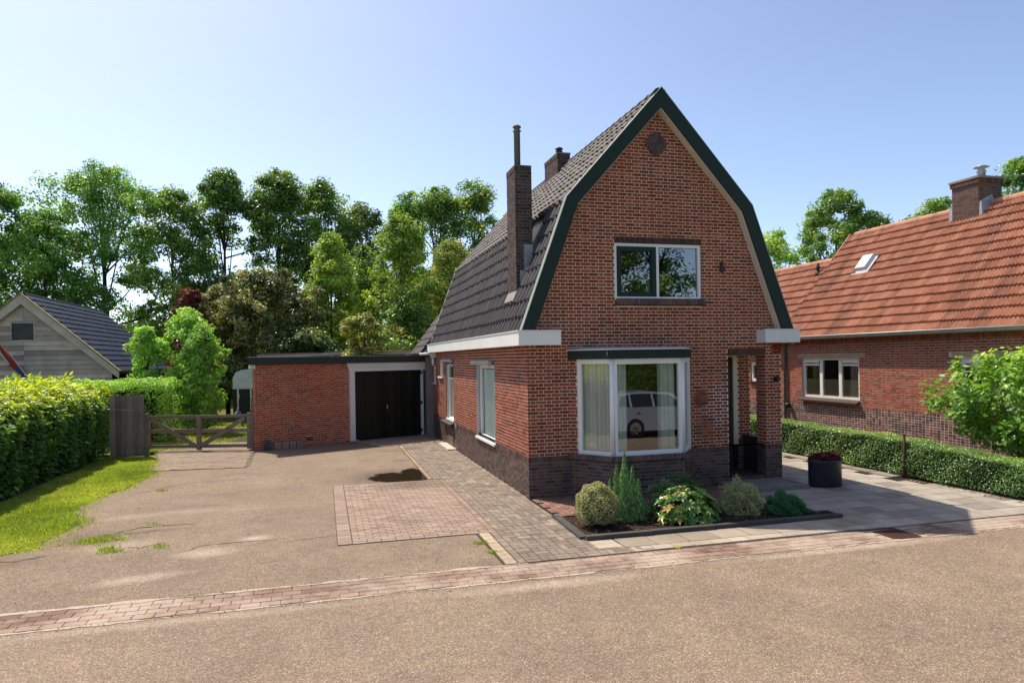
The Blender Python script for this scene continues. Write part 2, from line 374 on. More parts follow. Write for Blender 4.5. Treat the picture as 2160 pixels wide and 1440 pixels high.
L_cyp = leaf_mat('cypress_spray', [(0,(.018,.050,.024)),(.5,(.042,.096,.038)),(1,(.14,.20,.07))], .3, .5, .4, .1, 3.0)
L_rhodo = leaf_mat('glossy_shrub_leaf', [(0,(.020,.062,.018)),(.5,(.045,.115,.026)),(.8,(.13,.21,.035)),(.95,(.30,.33,.07)),(1,(.36,.22,.08))], .28, .32, .5, .1, 1.8)
L_jun = leaf_mat('juniper_spray', [(0,(.055,.065,.030)),(.5,(.105,.120,.058)),(.85,(.15,.165,.09)),(1,(.18,.12,.07))], .25, .55, .3, .1, 3.0)
L_low = leaf_mat('low_conifer_spray', [(0,(.012,.042,.022)),(.6,(.028,.088,.036)),(1,(.06,.14,.055))], .3, .5, .4, .1, 2.6)
L_beg = leaf_mat('begonia_leaf', [(0,(.040,.010,.014)),(.6,(.095,.020,.026)),(1,(.19,.05,.05))], .25, .35, .5, .1, 1.5)
L_flower = leaf_mat('begonia_flower', [(0,(.34,.012,.055)),(.6,(.52,.02,.11)),(1,(.64,.06,.18))], .3, .5, .3, .1, 1.1)
L_grass = leaf_mat('grass_blade', [(0,(.060,.095,.018)),(.5,(.125,.172,.026)),(.85,(.23,.25,.042)),(1,(.34,.29,.10))], .42, .5, .3, .3, 2.3, (1.4,.62,.74,.6,(.36,.30,.13)))
M_bark = simple('bark', (.075,.060,.046), (.042,.035,.028), 5, .9, .15, bump=.6, bscale=22, vec=(3,3,.6))
M_bark_l = simple('pale_bark', (.21,.17,.125), (.14,.115,.085), 6, .85, .15, bump=.5, bscale=22)
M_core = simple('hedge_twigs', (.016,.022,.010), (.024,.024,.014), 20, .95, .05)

# ground
def ground_mats():
    out = {}
    n = NT('lawn_soil'); c = n.mix(n.rng_(n.noise(.9, 6, .65), .4, .62), (.10,.125,.022), (.15,.15,.042)); c = n.bright(c, n.noise(40, 4, .7), .6, 1.4)
    out['lawn'] = n.finish(c, .95, .05, n.bump(n.noise(60, 3, .7), .6, .02))
    # asphalt with exposed tan aggregate
    def asphalt(name, tone, blobs, crk=.75):
        n = NT(name)
        vo = n.n('ShaderNodeTexVoronoi', feature='F1'); n.l(n.pos(), vo.inputs['Vector']); vo.inputs['Scale'].default_value = 78
        sep = n.n('ShaderNodeSeparateColor'); n.l(vo.outputs['Color'], sep.inputs[0])
        stone = n.ramp(sep.outputs[0], [(0,(.17,.13,.10)),(.3,(.245,.19,.146)),(.65,(.31,.24,.18)),(.9,(.40,.315,.235)),(1,(.56,.46,.36))])
        bind = n.rng_(vo.outputs['Distance'], .25, .62)
        c = n.mix(n.math('MULTIPLY', bind, .5), stone, (.13,.103,.084))
        c = n.bright(c, n.noise(160, 2, .6), .72, 1.3)
        c = n.bright(c, n.noise(.45, 6, .62), .84, 1.16); c = n.bright(c, n.noise(1.7, 6, .66), .84, 1.15); c = n.bright(c, n.noise(7.5, 6, .66), .88, 1.12)
        ck = n.n('ShaderNodeTexVoronoi', feature='DISTANCE_TO_EDGE'); ck.inputs['Scale'].default_value = .75; wv_ = n.n('ShaderNodeVectorMath', operation='ADD'); nz_ = n.n('ShaderNodeTexNoise'); nz_.inputs['Scale'].default_value = 2.2; nz_.inputs['Detail'].default_value = 6; n.l(n.pos(), nz_.inputs['Vector']); n.l(n.pos(), wv_.inputs[0]); n.l(nz_.outputs['Color'], wv_.inputs[1]); n.l(wv_.outputs[0], ck.inputs['Vector'])
        cm = n.math('MULTIPLY', n.rng_(ck.outputs['Distance'], .010, .0), n.rng_(n.noise(.5, 3, .5), .50, .62)); c = n.mix(n.math('MULTIPLY', cm, crk), c, (.05,.04,.033))
        c = n.mix(1.0, c, tone, 'MULTIPLY')
        grain = n.math('MULTIPLY', n.rng_(n.noise(38, 5, .7), .36, .62, .25, 1.0), n.rng_(n.noise(6, 5, .65), .34, .6, .4, 1.0))
        for (args, col, k) in blobs: c = n.mix(n.math('MULTIPLY', n.math('MULTIPLY', n.blob(*args), grain), min(1.0, k*1.25)), c, col)
        return n.finish(c, .85, .25, n.bump(n.math('ADD', n.math('MULTIPLY', vo.outputs['Distance'], -1.0), n.noise(220, 2, .6)), .55, .008)), n
    sand = (.52,.43,.34); wet = (.055,.042,.032); soil = (.12,.085,.058)
    B = [((-5.35,-1.95,.55,.33,0,.8,.5,6), sand, .75), ((-4.75,-1.35,.30,.26,0,.8,.5,6), sand, .8), ((-6.55,-1.15,.9,.42,.1,.9,.5,4), sand, .42),
         ((-7.1,.9,.7,.28,.2,.9,.5,5), sand, .35), ((-5.95,-2.95,.7,.22,.25,.8,.5,5), sand, .7), ((-6.15,1.05,1.3,.35,.1,.9,.5,5), sand, .25),
         ((-5.2,.9,.42,.18,0,.9,.4,5), (.42,.34,.26), .5),
         ((-7.2,-.45,.85,.5,.2,.7,.5,5), soil, .8), ((-6.5,-.35,.8,.16,.1,.7,.5,5), (.035,.03,.026), .7), ((-8.3,-1.75,1.5,.55,.15,.7,.5,4), soil, .95),
         ((-2.15,3.5,1.25,1.1,0,.45,.3,3), wet, .8), ((-2.2,3.6,2.1,1.9,0,.9,.4,2.5), (.11,.085,.063), .6), ((-1.75,5.9,.38,.3,0,.7,.5,6), wet, .6),
         ((-1.9,7.9,.55,.25,.3,.7,.5,6), wet, .65), ((-2.6,6.2,.3,.16,0,.7,.5,6), wet, .5), ((-3.3,8.9,2.6,.35,.41,.8,.4,4), (.07,.062,.052), .6),
         ((-5.2,4.9,.55,.14,0,.8,.5,5), (.09,.075,.062), .6), ((-6.0,4.3,.75,.18,.1,.8,.5,5), (.085,.07,.06), .6), ((-4.7,2.6,1.2,.5,0,.9,.4,3), (.12,.095,.075), .5),
         ((-4.6,.2,1.3,.7,0,.9,.4,3), (.12,.10,.082), .4), ((-4.4,-2.7,.3,.05,.1,.7,.5,8), (.05,.045,.04), .7)]
    out['drive'], _ = asphalt('driveway_asphalt', (.88,.83,.76), B)
    mat, n = asphalt('road_asphalt', (.95,.89,.83), [((-1.2,-4.72,1.5,.20,0,.9,.5,5), (.50,.40,.31), .85), ((3.2,-4.58,2.6,.16,0,.9,.5,5), (.52,.42,.33), .8), ((-5.2,-4.62,3.0,.14,0,.9,.5,5), (.46,.37,.28), .6), ((9.2,-4.58,3.0,.12,0,.9,.5,5), (.50,.41,.32), .8)], crk=.35)
    out['road'] = mat
    n = NT('joint_sand'); c = n.mix(n.noise(7, 4, .6), (.085,.07,.05), (.045,.042,.03)); out['joint'] = n.finish(n.bright(c, n.noise(60,3,.7), .7, 1.3), .95, .1)
    n = NT('joint_dark'); c = n.mix(n.noise(7, 4, .6), (.026,.023,.018), (.018,.017,.013)); out['jointd'] = n.finish(c, .95, .1)
    n = NT('gutter_joint'); c = n.mix(n.rng_(n.noise(1.6, 5, .6), .4, .6), (.10,.068,.052), (.40,.32,.25)); out['gjoint'] = n.finish(n.bright(c, n.noise(70,3,.7), .75, 1.25), .95, .1)
    n = NT('kerb_dust'); c = n.mix(n.noise(5, 5, .6), (.50,.41,.33), (.34,.27,.21)); out['dust'] = n.finish(n.bright(c, n.noise(80,3,.7), .8, 1.2), .95, .1)
    n = NT('bark_mulch'); c = n.ramp(n.noise(55, 4, .75), [(.3,(.016,.012,.010)),(.52,(.045,.028,.021)),(.66,(.12,.075,.052)),(.8,(.28,.19,.13))]); out['mulch'] = n.finish(c, .95, .1, n.bump(n.noise(45, 4, .7), 1.0, .04))
    n = NT('bare_soil'); c = n.ramp(n.noise(14, 5, .7), [(.3,(.055,.036,.025)),(.6,(.12,.08,.055)),(.8,(.22,.14,.09))]); out['soil'] = n.finish(c, .95, .1, n.bump(n.noise(30, 4, .7), .8, .02))
    n = NT('exposed_aggregate'); vo = n.n('ShaderNodeTexVoronoi'); n.l(n.pos(), vo.inputs['Vector']); vo.inputs['Scale'].default_value = 75
    sep = n.n('ShaderNodeSeparateColor'); n.l(vo.outputs['Color'], sep.inputs[0])
    out['aggregate'] = n.finish(n.mix(n.rng_(vo.outputs['Distance'], .3, .6), n.ramp(sep.outputs[0], [(0,(.16,.14,.12)),(.5,(.34,.30,.26)),(1,(.58,.54,.48))]), (.12,.11,.10)), .8, .3, n.bump(vo.outputs['Distance'], -.7, .01))
    return out
G = ground_mats()
def wetpatch(n, col): return n.mix(n.math('MULTIPLY', n.blob(-1.95,2.2,1.05,.75,0,.7,.35,3), .55), col, (.10,.072,.056))
P_red = pieces_mat('red_paver', [(0,(.24,.168,.130)),(.5,(.30,.215,.167)),(.8,(.345,.255,.20)),(1,(.28,.215,.185))], .85, .2, .16, 4, 110, .16, .3, dirt=(1.3,.5,.75,.5,(.33,.25,.19)), extra=wetpatch)
P_grey = pieces_mat('grey_paver', [(0,(.17,.135,.108)),(.5,(.235,.188,.150)),(.9,(.29,.235,.185)),(1,(.34,.28,.22))], .85, .2, .2, 3, 110, .18, .3, dirt=(1.1,.5,.72,.55,(.26,.205,.15)))
P_brown = pieces_mat('brown_red_paver', [(0,(.16,.088,.068)),(.6,(.235,.125,.092)),(1,(.29,.165,.125))], .85, .2, .18, 4, 110, .16, .3)
P_slab = pieces_mat('concrete_slab', [(0,(.22,.193,.165)),(.35,(.295,.258,.218)),(.7,(.35,.307,.255)),(.9,(.42,.37,.30)),(1,(.18,.16,.145))], .85, .2, .14, 3, 160, .16, .25, dirt=(1.6,.5,.75,.4,(.25,.215,.175)))
P_aggr = pieces_mat('pebbled_slab', [(0,(.24,.195,.145)),(.5,(.33,.275,.21)),(1,(.42,.36,.29))], .85, .2, .15, 3, 120, .3, .5)
P_gut = pieces_mat('gutter_brick', [(0,(.15,.088,.068)),(.5,(.21,.128,.098)),(.85,(.28,.19,.15)),(1,(.19,.135,.11))], .85, .2, .18, 3, 110, .16, .3, dirt=(.9,.40,.60,.8,(.44,.35,.275)))
def water():
    n = NT('puddle_water'); a = n.math('MAXIMUM', n.blob(-2.22,3.35,.55,.66,0,.16,.75,4.2), n.blob(-1.70,3.6,.34,.9,0,.16,.75,4.2))
    a = n.math('MAXIMUM', a, n.blob(-1.98,2.98,.62,.34,0,.14,.4,5))
    p = n.n('ShaderNodeBsdfPrincipled'); p.inputs['Base Color'].default_value = (.030,.020,.012,1); p.inputs['Roughness'].default_value = .05; p.inputs['Specular IOR Level'].default_value = .6
    t = n.n('ShaderNodeBsdfTransparent'); m = n.n('ShaderNodeMixShader'); n.l(a, m.inputs[0]); n.l(t.outputs[0], m.inputs[1]); n.l(p.outputs[0], m.inputs[2]); n.l(m.outputs[0], n.out.inputs[0]); return n.mat
M_water = water()
M_kerb = simple('dark_kerb', (.085,.078,.072), (.06,.056,.054), 4, .85, .2, bump=.3, bscale=90)
# ---------------------------------------------------------------- masonry helpers
def intervals(uL, uR, z0, z1, openings, tol=.4):
    iv = [(uL, uR)]
    for (a, b, c, d) in openings:
        ov = min(z1, d) - max(z0, c)
        if ov <= tol*(z1-z0): continue
        nx = []
        for (p, q) in iv:
            if b <= p or a >= q: nx.append((p, q)); continue
            if a > p: nx.append((p, a))
            if b < q: nx.append((b, q))
        iv = nx
    return iv
JT = .0122
def lay(pool, F, z0, z1, c, uL, uR, openings=(), bond='flemish', proto=0, tintf=None, proud=.0028, S=.2018, H=.0898, start=0.0):
    k = 0; z = z0
    while z + c*.6 < z1:
        hz = c - JT; zm = z + c/2
        a, b = (uL(zm) if callable(uL) else uL), (uR(zm) if callable(uR) else uR)
        if bond == 'flemish': seq = [S, H]; off = (0 if k % 2 == 0 else (S+H+2*JT)/2)
        elif bond == 'stretcher': seq = [S]; off = (k % 2)*(S+JT)/2 + (.03 if k % 3 == 0 else 0)
        else: seq = [H]; off = 0
        for (p, q) in intervals(a, b, z+JT/2, z+c-JT/2, openings):
            u = start - off - 1.0*(S+H+2*JT); i = 0
            per = sum(seq)+JT*len(seq)
            u += math.floor((p-u)/per)*per
            while u < q:
                L = seq[i % len(seq)]; s, e = max(u, p+(JT if p > a+1e-6 and False else 0)), min(u+L, q)
                if e - s > .02:
                    pr = proud + rng.uniform(-.0012, .0014)
                    M = mat4(F.u*(e-s), F.n*(pr+.02), np.array([0,0,hz]), F((s+e)/2, -.02, z+c/2))
                    tt = tintf((s+e)/2, zm) if tintf else rng.random()
                    pool.add(M, tt, proto, F.n)
                u += L + JT; i += 1
        z += c; k += 1
def soldiers(pool, F, u0, u1, z0, z1, w=.055, proto=1, proud=.008, slope=0.0, depth=.03, tl=(0,1)):
    n = max(1, round((u1-u0)/w)); w = (u1-u0)/n
    for i in range(n):
        a = u0+i*w+JT/2*.8; b = u0+(i+1)*w-JT/2*.8
        zz = np.array([0, 0, z1-z0-.004]) + F.n*(-slope)
        M = mat4(F.u*(b-a), F.n*(proud+depth+rng.uniform(-.002,.002)), zz, F((a+b)/2, -depth+slope/2, (z0+z1)/2))
        pool.add(M, rng.uniform(*tl), proto, F.n)
def wall_sheet(mb, F, bands, openings, thick=.2, mi=0):
    """bands: (z0,z1,uL0,uR0,uL1,uR1)"""
    for (z0, z1, a0, b0, a1, b1) in bands:
        zs = sorted({z0, z1} | {z for o in openings for z in o[2:] if z0 < z < z1})
        for p, q in zip(zs[:-1], zs[1:]):
            ft, gt = (p-z0)/(z1-z0), (q-z0)/(z1-z0)
            L0, R0, L1, R1 = a0+(a1-a0)*ft, b0+(b1-b0)*ft, a0+(a1-a0)*gt, b0+(b1-b0)*gt
            for (s, e) in intervals(min(L0, L1), max(R0, R1), p, q, openings, 0.01):
                s0 = L0 if s <= min(L0, L1)+1e-6 else s; s1 = L1 if s <= min(L0, L1)+1e-6 else s
                e0 = R0 if e >= max(R0, R1)-1e-6 else e; e1 = R1 if e >= max(R0, R1)-1e-6 else e
                mb.add([F(s0,0,p),F(e0,0,p),F(e1,0,q),F(s1,0,q)], [(0,1,2,3)], mi)
                mb.add([F(s0,-thick,p),F(e0,-thick,p),F(e1,-thick,q),F(s1,-thick,q)], [(3,2,1,0)], mi)
    for (a, b, c, d) in openings:
        for (p, q) in (((a,c),(b,c)),((b,c),(b,d)),((b,d),(a,d)),((a,d),(a,c))):
            mb.add([F(p[0],0,p[1]),F(q[0],0,q[1]),F(q[0],-thick,q[1]),F(p[0],-thick,p[1])], [(0,1,2,3)], mi)
def window(parent, F, u0, u1, z0, z1, mat=None, fw=.065, nout=-.05, dep=.07, mull=(), trans=(), gmat=None, pane_n=None, name='window', label=None):
    """frame is the window part, its panes are sub-parts"""
    mat = mat or M_white; mb = MB()
    mb.fbox(F, u0, u1, nout-dep, nout, z0, z0+fw); mb.fbox(F, u0, u1, nout-dep, nout, z1-fw, z1)
    mb.fbox(F, u0, u0+fw, nout-dep, nout, z0+fw, z1-fw); mb.fbox(F, u1-fw, u1, nout-dep, nout, z0+fw, z1-fw)
    us = [u0+fw]
    for (m, mw) in mull: mb.fbox(F, m-mw/2, m+mw/2, nout-dep, nout-.003, z0+fw, z1-fw); us += [m-mw/2, m+mw/2]
    us.append(u1-fw)
    for (t, tw, a, b) in trans: mb.fbox(F, a, b, nout-dep, nout-.004, t-tw/2, t+tw/2)
    wo = mb.build(name, mat, parent)
    if label: wo['label'] = label
    for i in range(0, len(us), 2):
        pn = nout-dep*.55; pb = MB(); pb.add([F(us[i]-.004,pn,z0+fw-.004),F(us[i+1]+.004,pn,z0+fw-.004),F(us[i+1]+.004,pn,z1-fw+.004),F(us[i]-.004,pn,z1-fw+.004)], [(0,1,2,3) if np.cross(F.u, [0,0,1.]) @ F.n > 0 else (3,2,1,0)]); pb.build('pane', gmat or M_glass, wo)
    return wo
def curtain(F, u0, u1, n, z0, z1, mat, label, amp=.03, wave=.09, cat='curtain', group=None):
    N = max(6, int((u1-u0)/wave*6)); us = np.linspace(u0, u1, N)
    ph = rng.uniform(0, 6)
    nn = n + amp*np.sin(us/wave*2*math.pi+ph) + amp*.35*np.sin(us/wave*2.7+1)
    V = [F(u, m, z) for u, m in zip(us, nn) for z in (z0, z1)]
    mb = MB(); mb.add(V, [(2*i, 2*i+2, 2*i+3, 2*i+1) for i in range(N-1)], 0, 0, True)
    return mb.build('curtain', mat, None, label=label, cat=cat, group=group)
M_curt = simple('net_curtain', (.88,.85,.78), (.80,.77,.70), 3, .9, .1, vec=(6,6,.3))
M_curt_g = simple('green_grey_blind', (.76,.82,.74), (.68,.74,.67), 3, .9, .1, vec=(9,9,.2))
M_room = simple('dim_room', (.11,.115,.10), (.07,.075,.065), 1.5, .95, .05)

# ================================================================= THE GAMBREL HOUSE
W, HP, C = 5.543, .784, .066
FW = frame((0,0,0), (1,0,0), (0,-1,0)); FS = frame((0,0,0), (0,1,0), (-1,0,0))
house = empty('brick_house', (W/2, 5.6, 0), label='red brick house with a dark tiled gambrel roof and green verge boards', cat='house')
CX = W/2
OUT = [(CX-2.93,3.17),(CX-2.0,5.69),(CX,7.915),(CX+2.0,5.69),(CX+2.93,3.17)]       # verge top line (x,z)
def gL(z): return np.interp(z, [0,3.17,5.69,7.915], [0,0,.9,2.74]) if z < 3.2 else float(np.interp(z, [3.17,5.69,7.915], [CX-2.93+.11,CX-2.0+.11,CX-.02]))
def gR(z): return W if z < 3.2 else float(np.interp(z, [3.17,5.69,7.915], [CX+2.93-.11,CX+2.0-.11,CX+.02]))
BAY = (.874,3.443,0,2.83); UPW = (1.803,3.71,3.645,5.006); DOOR = (4.285,5.158,0,2.775)
f_open = [BAY, UPW, DOOR]
YEND = 12.3
w1, w2, w3, w4 = (2.575,4.46,.70,2.515), (7.68,8.95,.66,2.52), (9.5,10.2,2.08,2.62), (10.95,11.4,1.85,2.42)
s_open = [w1, w2, w3, w4]
mb = MB()
wall_sheet(mb, FW, [(HP,3.17,0,W,0,W),(3.17,5.69,CX-2.8,CX+2.8,CX-1.87,CX+1.87),(5.69,7.78,CX-1.87,CX+1.87,CX-.01,CX+.01)], [(a,b,max(c,HP),d) for a,b,c,d in f_open])
mb.build('wall', M_mortar, house)
mb = MB(); wall_sheet(mb, FW, [(0,HP,0,W,0,W)], [(BAY[0],BAY[1],0,HP),(DOOR[0],DOOR[1],0,HP)]); mb.build('plinth', M_mortar_d, house)
mb = MB(); wall_sheet(mb, FS, [(HP,3.1,0,YEND,0,YEND)], [(a,b,max(c,HP),d) for a,b,c,d in s_open]); mb.build('wall', M_mortar, house)
mb = MB(); wall_sheet(mb, FS, [(0,HP,0,YEND,0,YEND)], [(w1[0],w1[1],w1[2],HP),(w2[0],w2[1],w2[2],HP)]); mb.build('plinth', M_mortar_d, house)
FR = frame((W,1.1,0), (0,1,0), (1,0,0)); FB = frame((0,11.25,0), (1,0,0), (0,1,0))
mb = MB(); wall_sheet(mb, FR, [(0,3.1,0,10.1,0,10.1)], []); mb.fbox(FR, -1.1, 0, -.2, 0, 2.66, 3.1); mb.build('wall', M_mortar, house)
mb = MB(); wall_sheet(mb, FB, [(0,3.17,0,W,0,W),(3.17,5.6,CX-2.75,CX+2.75,CX-1.87,CX+1.87),(5.6,7.7,CX-1.87,CX+1.87,CX-.01,CX+.01)], []); mb.build('wall', M_mortar, house)
# rooms behind the glass: floor, upper floor and a partition
mb = MB(); mb.box(.21, 4.1, 4.6, 4.7, .1, 2.85); mb.box(.21, 4.1, .21, 4.6, .05, .1); mb.build('room_partition', M_room, house)
mb = MB(); mb.box(.21, W-.21, .21, 11.0, 2.86, 2.98); mb.box(.9, W-.9, 2.6, 2.7, 2.98, 5.6); mb.build('upper_floor', M_room, house)

hp = Pool()
patch_t = lambda u, z: (rng.uniform(.8, 1.0) if rng.random() < .45 else rng.random()*.5) if (3.5 < u < 4.28 and .78 < z < 2.0) else rng.random()*(.93 if rng.random() < .93 else 1.06)
lay(hp, FW, HP, 7.75, C, gL, gR, f_open, 'flemish', 0, patch_t)
lay(hp, FW, 0, HP-.112, C, 0, W, f_open, 'flemish', 1)
for (a, b) in intervals(0, W, .68, HP, f_open): soldiers(hp, FW, a, b, HP-.112, HP, .055, 1, .009)
lay(hp, FS, HP, 3.05, C, -.007, YEND, s_open, 'flemish', 0)
lay(hp, FS, 0, HP-.112, C, -.007, YEND, s_open, 'flemish', 1)
for (a, b) in intervals(-.007, YEND, .68, HP, [w1, (7.3,9.3,.5,.9)]): soldiers(hp, FS, a, b, HP-.112, HP, .055, 1, .009)
# soldier lintels, sills and the brick diamond in the gable
soldiers(hp, FW, 1.80, 3.713, 4.885, 5.006, .053, 2, .012)
soldiers(hp, FW, 1.812, 3.75, 3.645, 3.765, .062, 1, .07, .05, .05, (.25,.9))
soldiers(hp, FW, 4.30, 5.172, 2.636, 2.776, .20, 2, .01)
soldiers(hp, FS, 7.62, 9.0, 2.525, 2.65, .055, 2, .01)
cxd, czd = 2.738, 6.86
for i, hh in enumerate((.07,.14,.20,.24,.20,.14,.07)):
    u = cxd + (i-3)*.063
    for z0, z1 in ((czd-hh, czd-.003), (czd+.003, czd+hh)):
        hp.add(mat4(FW.u*.055, FW.n*.045, np.array([0,0,z1-z0]), FW(u, -.01, (z0+z1)/2)), rng.uniform(.2,.8), 1, FW.n)
# bay
B0, B1, B2, B3 = np.array([.874,0,0]), np.array([1.42,-.72,0]), np.array([2.86,-.72,0]), np.array([3.443,0,0])
def face(a, b):
    d = (b-a)/np.linalg.norm(b-a); return frame(a, d, (d[1], -d[0], 0)), float(np.linalg.norm(b-a))
bay = [face(B0, B1), face(B1, B2), face(B2, B3)]
mb = MB()
for F, L in bay: mb.fbox(F, 0, L, -.1, 0, 0, .70)
mb.build('plinth', M_mortar_d, house)
for (F, L), (a, b) in zip((bay[0], bay[2]), ((0,.13),(bay[2][1]-.13, bay[2][1]))):
    mb = MB(); mb.fbox(F, a, b, -.1, 0, .70, 2.62); mb.build('wall', M_mortar, house)
for i, (F, L) in enumerate(bay):
    lay(hp, F, 0, .70, C, 0, L, (), 'flemish', 1)
    soldiers(hp, F, -.02, L+.02, .70, .795, .06, 1, .075, .05, .06, (.3,.95))
lay(hp, bay[0][0], HP, 2.62, C, .0, .125, (), 'stretcher', 0); lay(hp, bay[2][0], HP, 2.62, C, bay[2][1]-.125, bay[2][1], (), 'stretcher', 0)
# corner stones of the bay sill
M_blue = simple('blue_stone', (.10,.11,.12), (.07,.075,.085), 8, .7, .3)
for p in (B1, B2): mb = MB(); mb.box(p[0]-.05, p[0]+.05, p[1]-.085, p[1]+.02, .685, .80); mb.build('sill_corner_stone', M_blue, house)
bw = [window(house, bay[0][0], .125, bay[0][1]+.01, .80, 2.612, fw=.09, nout=-.01, dep=.08),
      window(house, bay[1][0], -.01, bay[1][1]+.01, .80, 2.612, fw=.10, nout=-.01, dep=.08),
      window(house, bay[2][0], -.01, bay[2][1]-.125, .80, 2.612, fw=.09, nout=-.01, dep=.08)]
for p in (B1, B2): mb = MB(); mb.lathe((p[0], p[1]+.035, .80), [(.045,0),(.045,1.81)], 8); mb.build('corner_post', M_white, house)
def bay_poly(off, z):
    c = []
    P = [B0, B1, B2, B3]; n = [f.n for f, _ in bay]
    c.append(np.array([B0[0]-off*1.25, -.002, z]))
    for i in (0, 1):
        m = n[i]+n[i+1]; m = m/np.linalg.norm(m); k = off/float(m@n[i]); c.append(P[i+1]+m*k+np.array([0,0,z]))
    c.append(np.array([B3[0]-.02+off*.3, -.002, z])); return c
mb = MB(); mb.prism(bay_poly(.055, 2.614), bay_poly(.055, 2.776)); mb.build('fascia', M_green, house)
mb = MB(); mb.prism(bay_poly(.075, 2.779), bay_poly(.075, 2.803)); mb.build('roof_edging', M_cream, house)
mb = MB(); mb.prism(bay_poly(.03, 2.804), bay_poly(.02, 2.815)); mb.add([(.77,-.012,2.855),(3.545,-.012,2.845),(3.5,-.16,2.818),(.81,-.16,2.818)], [(0,1,2,3)])
for k in range(7): mb.box(1.0+k*.36, 1.06+k*.36, -.03, -.012, 2.835, 2.86)
mb.build('lead_flashing', M_lead, house)
mb = MB(); mb.tube([(1.32,-.70,2.74),(1.30,-.76,2.70),(1.29,-.745,2.66)], .012, 6); mb.build('hook', M_lead, house)
# upper window
uw = window(house, FW, 1.803, 3.71, 3.77, 4.88, fw=.06, nout=-.02, dep=.09, mull=((2.745,.06),), gmat=M_glass_c)
mb = MB(); a, b, c, d = 1.868, 2.71, 3.835, 4.818
for q in ((a,b,c,c+.085),(a,b,d-.085,d),(a,a+.085,c+.085,d-.085),(b-.085,b,c+.085,d-.085)): mb.fbox(FW, q[0], q[1], -.07, -.005, q[2], q[3])
mb.build('casement', M_green, uw)
mb = MB(); mb.fbox(FW, 1.80, 3.735, -.03, .035, 3.762, 3.79); mb.build('sill', M_white, uw)
# side windows
s1 = window(house, FS, *w1, fw=.09, nout=-.07, dep=.08, gmat=M_glass_s)
mb = MB(); mb.fbox(FS, 2.53, 4.50, -.04, .055, .685, .735); mb.build('sill', M_white, s1)
for a_ in (2.575, 4.425): mb = MB(); mb.fbox(FS, a_, a_+.035, -.06, .004, .735, 2.515); mb.build('side_rail', M_zinc, s1)
s2 = window(house, FS, 7.68, 8.95, .79, 2.52, fw=.08, nout=-.07, dep=.08, trans=((2.06,.06,7.76,8.87),), gmat=M_glass_s)
mb = MB(); mb.fbox(FS, 7.70, 8.93, -.07, .02, .775, .83); mb.build('sill', M_white, s2)
mb = MB(); mb.add([FS(7.66,-.05,.775),FS(9.4,-.05,.775),FS(9.4,.13,.715),FS(7.66,.13,.715),FS(7.66,-.05,.66),FS(9.4,-.05,.66),FS(9.4,.12,.64),FS(7.66,.12,.64)], [(0,1,2,3),(4,7,6,5),(3,2,6,7),(0,3,7,4),(1,5,6,2)]); mb.build('sill', M_soldier, house)
s3 = window(house, FS, *w3, fw=.07, nout=-.06, dep=.07); mb = MB(); mb.fbox(FS, 9.46, 10.24, -.05, .06, 2.04, 2.085); mb.build('sill', M_white, s3)
s4 = window(house, FS, *w4, fw=.07, nout=-.02, dep=.07); mb = MB(); mb.fbox(FS, 10.9, 11.45, -.05, .06, 1.81, 1.855); mb.build('sill', M_white, s4)
for (a, b, z) in ((2.70,4.66,2.50),(7.62,9.12,2.55)):
    mb = MB(); P = [FS(a,.01,z),FS(a,.09,z),FS(a,.13,z+.03),FS(a,.13,z+.075),FS(a,.09,z+.105),FS(a,.01,z+.105)]
    mb.prism(P, [p+FS.u*(b-a) for p in P]); mb.tube([FS(a+.02,.06,z+.05),FS(a-.03,.06,z+.05)], .04, 8); mb.tube([FS(a+.05,.08,z),FS(a+.04,.08,z-.07),FS(a+.09,.08,z-.09)], .012, 5)
    mb.build('sunscreen_box', M_zinc, house)
# verge boards, soffits, trims
def offset(poly, d):
    out = []
    for i, p in enumerate(poly):
        p = np.array(p); ns = []
        for a, b in ((i-1, i), (i, i+1)):
            if a < 0 or b >= len(poly): continue
            t = np.array(poly[b])-np.array(poly[a]); t = t/np.linalg.norm(t); ns.append(np.array([t[1], -t[0]]))
        if i in (0, len(poly)-1):                                   # cut level at the gutter
            nn = ns[0]; out.append(np.array([p[0]+d/nn[0], p[1]]))
        else:
            m = ns[0]+ns[1]; m /= np.linalg.norm(m); out.append(p + m*d/float(m@ns[0]))
    return out
IN = offset(OUT, .25); IN2 = offset(OUT, .262)
for y0, y1 in ((-.215,-.18),(11.17,11.205)):
    for i in range(4):
        q = [OUT[i], OUT[i+1], IN[i+1], IN[i]]
        mb = MB(); mb.prism([(p[0],y0,p[1]) for p in q], [(p[0],y1,p[1]) for p in q]); mb.build('verge_board', M_green, house)
TO = offset(OUT, -.012)
for y0, y1 in ((-.225,-.07),(11.06,11.215)):
    for i in range(4):
        q = [TO[i], TO[i+1], OUT[i+1], OUT[i]]
        mb = MB(); mb.prism([(p[0],y0,p[1]+.001) for p in q], [(p[0],y1,p[1]+.001) for p in q]); mb.build('verge_trim', M_trim, house)
for i in range(4):
    for (y0, y1, dz) in ((-.178,-.095,0),(-.088,-.004,.004)):
        q = [IN[i], IN[i+1], IN2[i+1], IN2[i]]
        mb = MB(); mb.prism([(p[0],y0,p[1]) for p in q], [(p[0],y1,p[1]) for p in q]); mb.build('soffit_board', M_cream, house)
